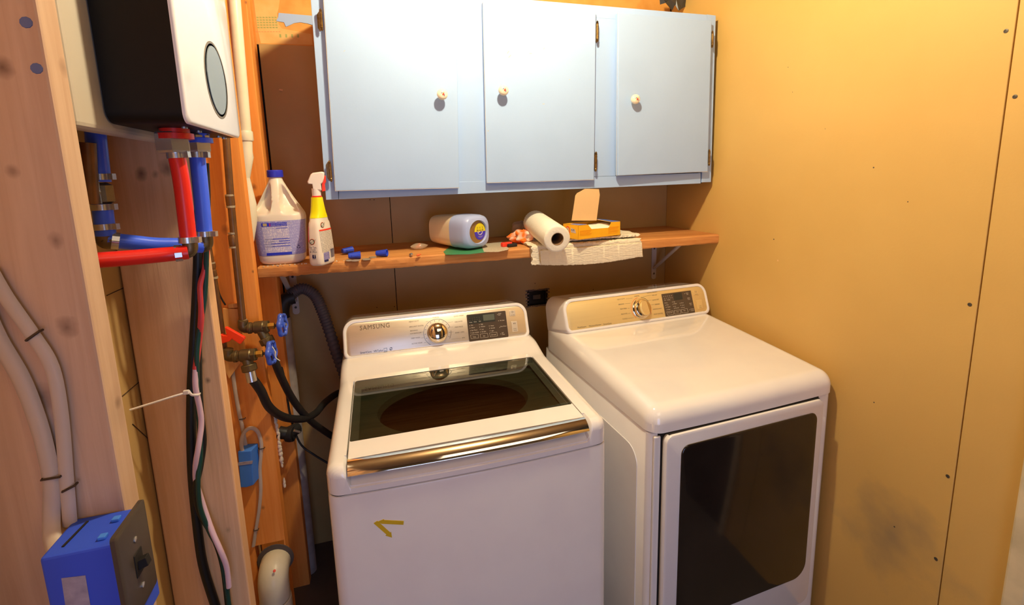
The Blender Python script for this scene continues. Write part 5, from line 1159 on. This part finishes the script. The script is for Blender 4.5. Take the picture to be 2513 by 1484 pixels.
hd = [(769, 466), (767, 452), (757, 451), (755, 446), (763, 428), (768, 424), (790, 421), (796, 423), (796, 436), (793, 447), (788, 452), (790, 467)]
obj('trigger_head', MB().loft([[V((hp(a, b)[0], SC.y + y * 1.0, hp(a, b)[1])) for a, b in (hd if k == 0 else [(777 + (a - 777) * .9, 445 + (b - 445) * .9) for a, b in hd])] for y, k in ((-.012, 1), (-.009, 0), (.009, 0), (.012, 1))]), M_trig, t, smooth=35, bevel=.001)
rd = [(789, 440), (797, 430), (798, 446), (795, 452), (797, 468), (789, 470)]
obj('trigger', MB().loft([[V((hp(a, b)[0] + .002, SC.y + y, hp(a, b)[1])) for a, b in rd] for y in (-.006, .010)]), M_redi, t, bevel=.001, label='red trigger back')
def sf(u, z, o=.0006):   # narrow front side, u across
    rx, ry = lerp(ST, z); e = 3.6; c = min(1, abs(u) / (rx + o)); return S(u, -(ry + o) * (1 - c ** e) ** (1 / e), z)
def sr(v, z, o=.0006):   # broad right side, v across (negative = nearer camera)
    rx, ry = lerp(ST, z); e = 3.6; c = min(1, abs(v) / (ry + o)); return S((rx + o) * (1 - c ** e) ** (1 / e), v, z)
def sl(v, z, o=.0006): p = sr(v, z, o); rx, ry = lerp(ST, z); e = 3.6; c = min(1, abs(v) / (ry + o)); return S(-(rx + o) * (1 - c ** e) ** (1 / e), v, z)
obj('front_label', MB().grid(lambda u, v: sf(-.0232 + .0095 * u, .078 + .044 * v - .008 * u), 6, 6), M_redi, t, smooth=True, fixn=False, label='red front label wrapping the left edge')
sx0 = .0
tm = MB()
for s, z in (('For Tips,', .056), ('Tricks', .0495), ('& Offers', .043)): merge(tm, text_mb(s, .0078, lambda a, b: sf(-.001 + a * .8, z + b, .0009)))
merge(tm, text_mb('Visit Us On', .0034, lambda a, b: sf(a * .8, .0365 + b, .0009))); merge(tm, text_mb('www.facebook.com', .0024, lambda a, b: sf(a * .8, .020 + b, .0009)))
obj('lettering', tm, M_navy, t)
obj('square_icon', MB().grid(lambda u, v: sf(-.0055 + .011 * u, .0235 + .0105 * v, .0008), 3, 3), M_navy, t, fixn=False)
obj('icon_letter', text_mb('f', .0125, lambda a, b: sf(.001 + a, .0288 + b, .0013)), M_ink_w, t)
M_teal = mat('logo_teal', srgb(60, 90, 80), rough=.4)
for fn, cx, cz, k in ((sf, -.003, .0725, 1.0), (sr, -.018, .119, .95)):
    def disc(r, o, sx=1.0): return MB().loft([[fn(cx + r * sx * math.cos(a), cz + r * math.sin(a), o) for a in [2 * math.pi * q / 20 for q in range(20)]]], False, True)
    obj('logo_ring', disc(.0088 * k, .0007), M_ink_o, t, fixn=False); obj('logo_ring', disc(.0078 * k, .0010), M_teal, t, fixn=False); obj('logo_ring', disc(.0058 * k, .0012), M_jug, t, fixn=False)
    obj('logo_lettering', text_mb('SHOUT', .0066, lambda a, b: fn(cx + .002 + a * .95 - b * .2, cz + b + a * .45, .0016)), M_teal, t)
obj('back_label', MB().grid(lambda u, v: sr(-.034 + .060 * u, .040 + .062 * v), 10, 6), M_backlab, t, smooth=True, fixn=False)
obj('back_label', MB().grid(lambda u, v: sr(-.030 + .028 * u, .016 + .022 * v), 6, 3), M_backlab2, t, smooth=True, fixn=False)
obj('label_band', MB().grid(lambda u, v: sr(-.034 + .062 * u, .102 + .0045 * v + 0 * u, .0009), 8, 1), M_redi, t, fixn=False)
obj('label_band', MB().grid(lambda u, v: sr(-.030 + .020 * u, .010 + .006 * v, .0009), 8, 1), M_navy, t, fixn=False)
bc_ = MB(); rr = random.Random(2); v0 = .004
while v0 < .028: w_ = rr.choice((.0004, .0008, .0012)); bc_.grid(lambda u, v: sr(v0 + w_ * u, .018 + .026 * v, .0009), 1, 3); v0 += w_ + rr.choice((.0005, .0009))
obj('barcode', bc_, M_navy, t, kind='stuff', fixn=False)

# wire nuts
def wirenut(lab, px, py, ang, h=.036, z=0.0, tilt=0):
    p = atz(px, py, ZS) + V((0, 0, .0125 + z)); ax = V((math.cos(ang), math.sin(ang), tilt)).normalized()
    t = thing('wire_nut', lab, 'wire connector', (p.x, p.y, ZS), group='blue wire nuts on the shelf')
    prof = [(.0070, 0), (.0085, .0015), (.0110, h * .78), (.0122, h), (.0112, h + .001), (.0098, h), (.0075, h * .5)]
    obj('shell', MB().lathe(prof, p - ax * h / 2, ax, 12), M_nut, t, smooth=25)
    w_ = MB(); side = ax.cross(V((0, 0, 1))).normalized()
    for s in (1, -1): w_.obox(p + side * s * .0105 + ax * .004, ax * .0115, side * .0035, V((0, 0, .0022)))
    obj('wing', w_, M_nut, t, bevel=.0006)
wirenut('blue wire nut lying alone with its open mouth to the right', 937, 630, -.35, tilt=.03)
wirenut('blue wire nut lying in front of another one near the spray bottle', 870, 636, .1)
wirenut('blue wire nut lying half behind another one near the spray bottle', 853, 624, .55, z=.001)
# coins / washers
for i, (px, py, r) in enumerate(((872, 641, .0135), (899, 638, .014), (915, 633, .0115), (856, 641, .0105))):
    p = atz(px, py, ZS) + V((0, .006, .0003))
    lb = ['round grey metal slug nearest the blue wire nuts', 'round grey metal slug leaning in the middle of the row', 'round grey metal slug at the right end of the row', 'small round grey metal slug at the left end of the row'][i]
    obj('metal_slug', MB().lathe([(r * .98, .0004), (r, .001), (r, .0022), (r * .95, .0026)], p, (0.02 * i, -.03, 1), 20), mat('dull_metal', srgb(176, 160, 140), rough=.4, metal=.1) if i == 0 else bpy.data.materials['dull_metal'], label=lb, cat='metal disc', group='metal slugs on the shelf')
p = atz(1009, 629, ZS)
t = thing('screw_cap', 'small shiny metal cap lying on the shelf left of an orange plug', 'metal cap', (p.x, p.y, ZS))
obj('cap', MB().lathe([(.0045, 0), (.005, .002), (.005, .008), (.0035, .0095)], p + V((-.003, -.003, .0055)), (.6, .7, .05), 16), M_steel, t, smooth=30)
p = atz(1027, 629, ZS)
t = thing('orange_plug', 'tiny orange plastic plug lying right of the metal cap', 'plastic plug', (p.x, p.y, ZS))
obj('plug', MB().lathe([(.0012, -.007), (.0035, -.004), (.0042, .001), (.002, .006), (.0008, .010)], p + V((0, 0, .0045)), (.9, .4, .15), 12), M_orangep, t, smooth=40)
# small clear bag with orange plugs
p = atz(1027, 612, ZS)
t = thing('clear_bag', 'crumpled clear plastic bag holding orange earplugs beside the lying bottle', 'plastic bag', (p.x, p.y, ZS))
rr = random.Random(9)
obj('film', MB().loft([[p + V(((.030 - .004 * abs(j - 2)) * q * math.cos(a) * (1 + .18 * math.sin(3 * a + j)), .014 * q * math.sin(a), .0015 + .0052 * j + .003 * math.sin(2 * a + j) * (1 if 0 < j < 4 else 0))) for a in [2 * math.pi * k / 18 for k in range(18)]] for j, q in enumerate((.8, 1.05, 1.0, .8, .35))]), M_bag, t, smooth=60)
obj('earplug', MB().tube([p + V((-.008, .0, .009)), p + V((.008, -.002, .010))], .005, 10), M_orangep, t, smooth=True)
obj('earplug', MB().tube([p + V((-.002, -.004, .016)), p + V((.006, .003, .018))], .0045, 10), M_orangep, t, smooth=True)

# leaflets under the bottle
def flat(name, lab, cat, pts, m_, h=.0008, z=0.0):
    P = [atz(a, b, ZS) for a, b in pts]
    return obj(name, MB().loft([[V((q.x, q.y, ZS + .0002 + z)) for q in P], [V((q.x, q.y, ZS + h + z)) for q in P]]), m_, label=lab, cat=cat)
flat('leaflet', 'green paper leaflet sticking out under the lying detergent bottle', 'leaflet', [(1088, 618), (1094, 625), (1150, 624), (1192, 619), (1190, 598), (1110, 600)], M_greenp)
flat('leaflet', 'pale printed card with a punched hole under the right side of the lying bottle', 'leaflet', [(1188, 619), (1222, 619), (1246, 614), (1249, 611), (1231, 594), (1180, 600)], M_leaf, z=.001)
# detergent bottle lying on its side
BA = math.radians(30); fwd = V((math.sin(BA), -math.cos(BA), 0)); side = V((math.cos(BA), math.sin(BA), 0)); up = V((0, 0, 1))
bf = aty(1174, 574, -.312); HH = .0590; BC = V((bf.x, bf.y, ZS + HH + .0028)); Lb = .215
DT = [(0, .026, .024), (.02, .044, .040), (.05, .054, .051), (.60, .0600, .0575), (.62, .0608, .0585), (.88, .0600, .0578), (.95, .057, .055), (.985, .052, .050), (1.0, .048, .046)]
def dring(s, o=0, e=3.4): rx, ry = lerp(DT, s); return [BC + fwd * (Lb * (s - 1)) + side * x + up * y for x, y in superx(rx + o, ry + o, 64, e)]
t = thing('detergent_bottle', 'cream detergent bottle lying on its side with a lilac dispenser cap facing out', 'bottle', (BC.x, BC.y, ZS))
obj('body', MB().loft([dring(s) for s in (0, .01, .02, .035, .05, .1, .2, .35, .5, .62)]), M_cream, t, smooth=50)
oc = BC + side * -.000
def circ(r, d, sx=1.0, sy=1.0, c=None, n=64): c = c or oc; return [c + fwd * d + side * (r * sx * math.cos(2 * math.pi * k / n)) + up * (r * sy * math.sin(2 * math.pi * k / n)) for k in range(n)]
capo = MB().loft([dring(s) for s in (.62, .635, .64, .75, .88, .92, .95, .97, .985, 1.0)] + [circ(.0425, .0005), circ(.0405, .0018), circ(.0392, .0005), circ(.0385, -.008)], True, False)
obj('dispenser_cap', capo, M_lilac, t, smooth=50, label='lilac blue dispenser end')
obj('window', MB().loft([circ(.0387, -.010), circ(.0387, -.006)]), M_lhole, t, label='brown tinted round window')
stc = oc + side * .0125
M_tmp = [stc + fwd * -.0056 + side * (.0245 * math.cos(a)) + up * (.0285 * math.sin(a)) for a in [2 * math.pi * k / 40 for k in range(40)]]
obj('sticker_top', MB().loft([[q + fwd * .0004 for q in M_tmp[0:21]], [q - fwd * .0003 for q in M_tmp[0:21]]]), M_ysticker, t, label='yellow upper half of the round sticker')
obj('sticker_bottom', MB().loft([[q + fwd * .0004 for q in M_tmp[20:40] + M_tmp[0:1]], [q - fwd * .0003 for q in M_tmp[20:40] + M_tmp[0:1]]]), M_psticker, t, label='violet lower half of the round sticker')
g = lambda a, b, o=.0: stc + fwd * (-.005 + o) + side * a + up * b
mk = MB().tube([g(.011 * math.cos(a), .0005 + .0115 * math.sin(a)) for a in [math.radians(q) for q in range(180, 361, 12)]], .0013, 6)
mk.tube([g(-.010, -.003), g(-.001, .0000 - .0005)], .0011, 6)
merge(mk, text_mb('CONCENTRATED', .0030, lambda a, b: g(a * .95, -.0165 + b, .0006))); merge(mk, text_mb('DETERGENT', .0030, lambda a, b: g(a * .95, -.0198 + b, .0006)))
obj('sticker_print', mk, M_ink_w, t)
cups = MB()
for k in (-1, 0, 1):
    cx_ = k * .0115; cups.tube([g(cx_ - .004, .0035, .0004), g(cx_ + .004, .0035, .0004)], .0006, 5); cups.tube([g(cx_, .0085, .0004), g(cx_, .0135, .0004)], .0004, 5); cups.tube([g(cx_ - .0025, .015, .0004), g(cx_ + .0025, .015, .0004)], .0004, 5)
    cups.tube([g(cx_ - .003, .0080, .0004), g(cx_ - .0025, .0050, .0004), g(cx_ + .0025, .0050, .0004), g(cx_ + .003, .0080, .0004)], .0005, 5)
obj('cup_icons', cups, M_ink_g, t, kind='stuff')

# red utility knife
p = atz(1250, 606, ZS)
t = thing('utility_knife', 'red and black folding utility knife between the bottle and the rags', 'knife', (p.x, p.y, ZS))
d = V((.9, .25, 0)).normalized(); s_ = V((-d.y, d.x, 0))
obj('handle', MB().obox(p + V((-.008, .008, .009)), d * .020, s_ * .009, V((0, 0, .008))), M_redi, t, bevel=.004, bseg=3)
obj('grip', MB().obox(p + V((.010, .0, .006)), d * .018, s_ * .008, V((0, 0, .0055))), M_rubber, t, bevel=.003, bseg=3)
# crumpled rags
def blob(name, lab, cat, c, rx, ry, rz, m_, seed, amp=.25, freq=3):
    r = random.Random(seed); ph = [r.uniform(0, 6.28) for _ in range(8)]; mb = MB(); nu, nv = 40, 20; rings = []
    for j in range(nv + 1):
        th = math.pi * j / nv; ring = []
        for k in range(nu):
            a = 2 * math.pi * k / nu
            q = 1 + amp * (math.sin(freq * a + ph[0] + 2 * th) * .5 + math.sin(2 * freq * a + ph[1] - 3 * th) * .3 + math.sin(5 * th + ph[2] + a) * .3 + r.uniform(-.12, .12)) * math.sin(th)
            ring.append(c + V((rx * q * math.sin(th) * math.cos(a), ry * q * math.sin(th) * math.sin(a), max(-rz * .98, -rz * math.cos(th) * q))))
        rings.append(ring)
    return obj(name, mb.loft(rings), m_, label=lab, cat=cat, smooth=60)
c = atz(1285, 580, ZS); blob('greyish_rag', 'dull brownish crumpled rag behind the orange and white cloth', 'rag', V((c.x - .020, -.100, ZS + .035)), .044, .038, .034, M_bagw, 11, .3, 4)
c = atz(1292, 596, ZS); blob('patterned_cloth', 'crumpled orange and white cloth left of the paper roll', 'cloth', V((c.x - .010, -.225, ZS + .0245)), .044, .042, .024, M_rag, 12, .45, 5)

# towel folded over the shelf front
t = thing('hand_towel', 'folded cream ribbed hand towel hanging over the front edge of the shelf', 'towel', (-.56, -.30, ZS))
tx0, tx1 = -.772, -.352
def towel(prof, x0, x1, seed, amp=.0016, nx=110):
    rr = random.Random(seed); rings = []
    for k in range(nx + 1):
        f = k / nx; x = x0 + (x1 - x0) * f; ring = []
        for j, (y, z) in enumerate(prof):
            sag = .012 * math.sin(math.pi * min(1, f * 1.05)) * max(0, (1.30 - z) / .04) if z < 1.30 else 0
            ring.append(V((x + .004 * math.sin(j * 1.3 + seed), y + rr.uniform(-amp, amp) * .7, z - sag + rr.uniform(-amp, amp))))
        rings.append(ring)
    return MB().loft(rings)
zt_ = ZS + .0015
outer = []
def cs(th, yb, drop):   # cross section of a draped slab, thickness th
    top = [(yb + (YS - .006 - yb) * k / 14, ZS + .0018 + th) for k in range(15)]
    arc = [(YS - .006 - (th + .002) * math.sin(a), ZS + .0018 + th - (th + .002) * (1 - math.cos(a))) for a in (.4, .8, 1.2, 1.5)]
    down = [(YS - .006 - th - .002, ZS - .004 - (drop) * k / 9) for k in range(10)]
    bott = [(YS - .0055, ZS - .004 - drop), (YS - .005, ZS - drop * .5), (YS - .0045, ZS - .004), (YS - .0035, ZS + .0018), (YS + .01, ZS + .0018)]
    back = [(yb, ZS + .0018)]
    return top + arc + down + bott + back
obj('lower_fold', towel(cs(.0065, -.13, .052), tx0, tx1, 1), M_towel, t, smooth=60)
up_ = [(-.125 + (YS + .010 + .125) * k / 14, ZS + .0235) for k in range(15)] + [(YS - .001, ZS + .0205), (YS - .001, ZS + .0155), (YS + .008, ZS + .0130), (-.125, ZS + .0130)]
obj('upper_fold', towel(up_, tx0 + .105, tx1 + .004, 2), M_towel, t, smooth=60)
obj('hem_fold', towel([(YS - .0200, ZS - .006 - .049 * k / 8) for k in range(9)] + [(YS - .0240, ZS - .058), (YS - .0275, ZS - .05), (YS - .0265, ZS - .008)], tx0 + .030, tx1 + .001, 3, .001), M_towel, t, smooth=60)
TZ = ZS + .0245
# paper towel roll
RR = .0440
f0 = V((-.7145, -.458, 1.3630)); d0 = V((-.7030, -.200, 1.3945)); dirr = (d0 - f0).normalized()
t = thing('paper_towel_roll', 'roll of quilted paper towel lying on the folded hand towel', 'paper towel', (f0.x, -.36, ZS))
Lr = .262
u_ = dirr.cross(V((0, 0, 1))).normalized(); w3_ = u_.cross(dirr).normalized()
def rc_(r, s, n=64, wob=0): return [f0 + dirr * s + (u_ * math.cos(2 * math.pi * k / n) + w3_ * math.sin(2 * math.pi * k / n)) * (r + wob * math.sin(k * 32 * 2 * math.pi / n + s * 600)) for k in range(n)]
rings = [rc_(.0215, .006), rc_(.0215, .0), rc_(RR - .006, -.0005), rc_(RR - .001, .001)] + [rc_(RR + .0004, .004 + (Lr - .008) * k / 70, 96 if False else 64, .0006) for k in range(71)] + [rc_(RR - .001, Lr - .001), rc_(.0215, Lr)]
obj('sheets', MB().loft(rings, False, True), M_roll, t, smooth=50)
tube_ = MB().loft([rc_(.0212, .20), rc_(.0212, -.0002), rc_(.0198, -.0002), rc_(.0198, .20)], False, False)
obj('core', tube_, M_card, t, smooth=40, label='brown cardboard core')
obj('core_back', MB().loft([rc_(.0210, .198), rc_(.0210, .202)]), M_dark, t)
# orange carton
t = thing('orange_carton', 'orange baking soda carton with torn-open top standing on the folded towel', 'carton', (-.42, -.2, TZ))
def bx(px, py): return aty(px, py, 0)
A0 = atz(1419.5, 588.8, TZ); B0 = atz(1522, 576.5, TZ); wv = B0 - A0; wv.z = 0; wl_ = wv.length; wd = wv.normalized(); dd = V((-wd.y, wd.x, 0))
hC = (aty(1419.5, 553.8, A0.y) - A0).z; dep = .085
print('carton', wl_, hC, A0, B0)
Q = lambda u, v, h: A0 + wd * u + dd * v + V((0, 0, h + .0008))
thk = .0012
def wall(poly, fn, m_, nm, lab=None): return obj(nm, MB().loft([[fn(a, b, 0) for a, b in poly], [fn(a, b, thk) for a, b in poly]]), m_, t, label=lab)
W_, H_ = wl_, hC
notch = [(0, 0), (W_, 0), (W_, H_), (W_ * .775, H_), (W_ * .72, H_ * .62), (W_ * .30, H_ * .66), (W_ * .22, H_)] + [(0, H_)]
wall(notch, lambda a, b, o: Q(a, o, b), M_obox, 'front_wall')
wall([(0, 0), (dep, 0), (dep, H_), (0, H_)], lambda a, b, o: Q(o, a, b), M_obox, 'side_wall'); wall([(0, 0), (dep, 0), (dep, H_), (0, H_)], lambda a, b, o: Q(W_ - o, a, b), M_obox, 'side_wall')
wall([(0, 0), (W_, 0), (W_, H_), (0, H_)], lambda a, b, o: Q(a, dep - o, b), M_obox, 'back_wall'); wall([(0, 0), (W_, 0), (W_, dep), (0, dep)], lambda a, b, o: Q(a, b, o), M_obox, 'base')
wall([(0, 0), (W_ * .22, 0), (W_ * .10, dep), (0, dep)], lambda a, b, o: Q(a, b, H_ - o), M_obox, 'top_flap', 'orange top flap left of the opening')
wall([(W_ * .04, .004), (W_ * .21, .004), (W_ * .12, dep * .6), (W_ * .03, dep * .6)], lambda a, b, o: Q(a, b, H_ + .0012 - o), M_bluecard, 'blue_print', 'blue printed patch on the left flap')
obj('top_flap', MB().loft([[Q(W_, 0, H_), Q(W_ * .78, 0, H_ + .001), Q(W_ * .55, dep, H_ + .014), Q(W_, dep, H_)], [Q(W_, 0, H_ - thk), Q(W_ * .78, 0, H_ + .001 - thk), Q(W_ * .55, dep, H_ + .014 - thk), Q(W_, dep, H_ - thk)]]), M_carton, t, label='bent right top flap')
obj('blue_print', MB().loft([[Q(W_ * .99, .002, H_ + .001), Q(W_ * .80, .002, H_ + .0022), Q(W_ * .68, dep * .75, H_ + .0105), Q(W_ * .97, dep * .75, H_ + .002)], [Q(W_ * .99, .002, H_ + .0004), Q(W_ * .80, .002, H_ + .0016), Q(W_ * .68, dep * .75, H_ + .0098), Q(W_ * .97, dep * .75, H_ + .0012)]]), M_bluecard, t, label='blue printed patch on the right flap')
obj('inner_bag', MB().grid(lambda u, v: Q(W_ * (.06 + .88 * u), .002 + (dep - .006) * v, H_ * (.60 + .26 * math.sin(v * 2.2) + .03 * math.sin(u * 9))), 20, 12), M_roll, t, smooth=True, fixn=False, label='white powder bag')
# lifted lid flap, pale inside
fl0 = [aty(1403, 541, A0.y + .07), aty(1464, 541, A0.y + .07), aty(1472, 478, A0.y + .07), aty(1470, 464, A0.y + .07), aty(1436, 463, A0.y + .07), aty(1416, 474, A0.y + .07), aty(1412, 480, A0.y + .07)]
obj('lid_flap', MB().loft([fl0, [q + V((0, .0014, 0)) for q in fl0]]), M_carton, t, label='tall pale lid flap standing up')
# print on the carton
pr_ = MB()
for (u0, u1, hs) in ((.03, .30, (.58, .50, .42, .34, .26)), (.70, .97, (.62, .54, .46, .36, .28, .18))):
    for k, h in enumerate(hs): pr_.prism([(W_ * u0, H_ * h), (W_ * (u1 - .02 * (k % 3)), H_ * h), (W_ * (u1 - .02 * (k % 3)), H_ * (h + .035)), (W_ * u0, H_ * (h + .035))], lambda a, b, o: Q(a, -o, b), .0002, .0005)
obj('fine_print', pr_, M_obox_d, t, kind='stuff')
sd = lambda a, b, o: Q(-o, a, b)
obj('round_emblem', MB().loft([[sd(.058 + .0125 * math.cos(q), H_ * .55 + .0155 * math.sin(q), .0006) for q in [2 * math.pi * k / 24 for k in range(24)]]], False, True), M_redi, t, fixn=False, label='round red emblem')
obj('round_emblem', MB().loft([[sd(.058 + .0095 * math.cos(q), H_ * .55 + .012 * math.sin(q), .0009) for q in [2 * math.pi * k / 24 for k in range(24)]]], False, True), M_carton, t, fixn=False, label='pale centre of the red emblem')
obj('round_emblem', MB().tube([sd(.053, H_ * .48, .0012), sd(.058, H_ * .53, .0012), sd(.060, H_ * .60, .0012), sd(.063, H_ * .66, .0012)], .0018, 6), M_navy, t, label='small dark arm-and-hammer shape')
obj('side_patch', MB().loft([[sd(a, b, .0005) for a, b in ((.040, H_ * .80), (.016, H_ * .66), (.012, H_ * .42), (.040, H_ * .46))]], False, True), mat('pale_patch', srgb(214, 196, 190), rough=.5), t, fixn=False, label='pale lettered patch')
obj('lettering', text_mb('PURE', .0105, lambda a, b: sd(.029 - a * .8, H_ * .62 + b + a * .05, .001)), M_ink_b, t)
# dust crumbs along the shelf's left end
cr_ = MB(); rr = random.Random(21)
for k in range(60):
    x = rr.uniform(-1.61, -1.36); y = rr.uniform(YS + .004, YS + .02); s_ = rr.uniform(.0006, .002); cr_.obox((x, y, ZS + s_ * .6), (s_, 0, 0), (0, s_, 0), (0, 0, s_ * .7))
obj('dust_crumbs', cr_, M_foam, kind='stuff', label='grey dust crumbs along the left front edge of the shelf', cat='dust')
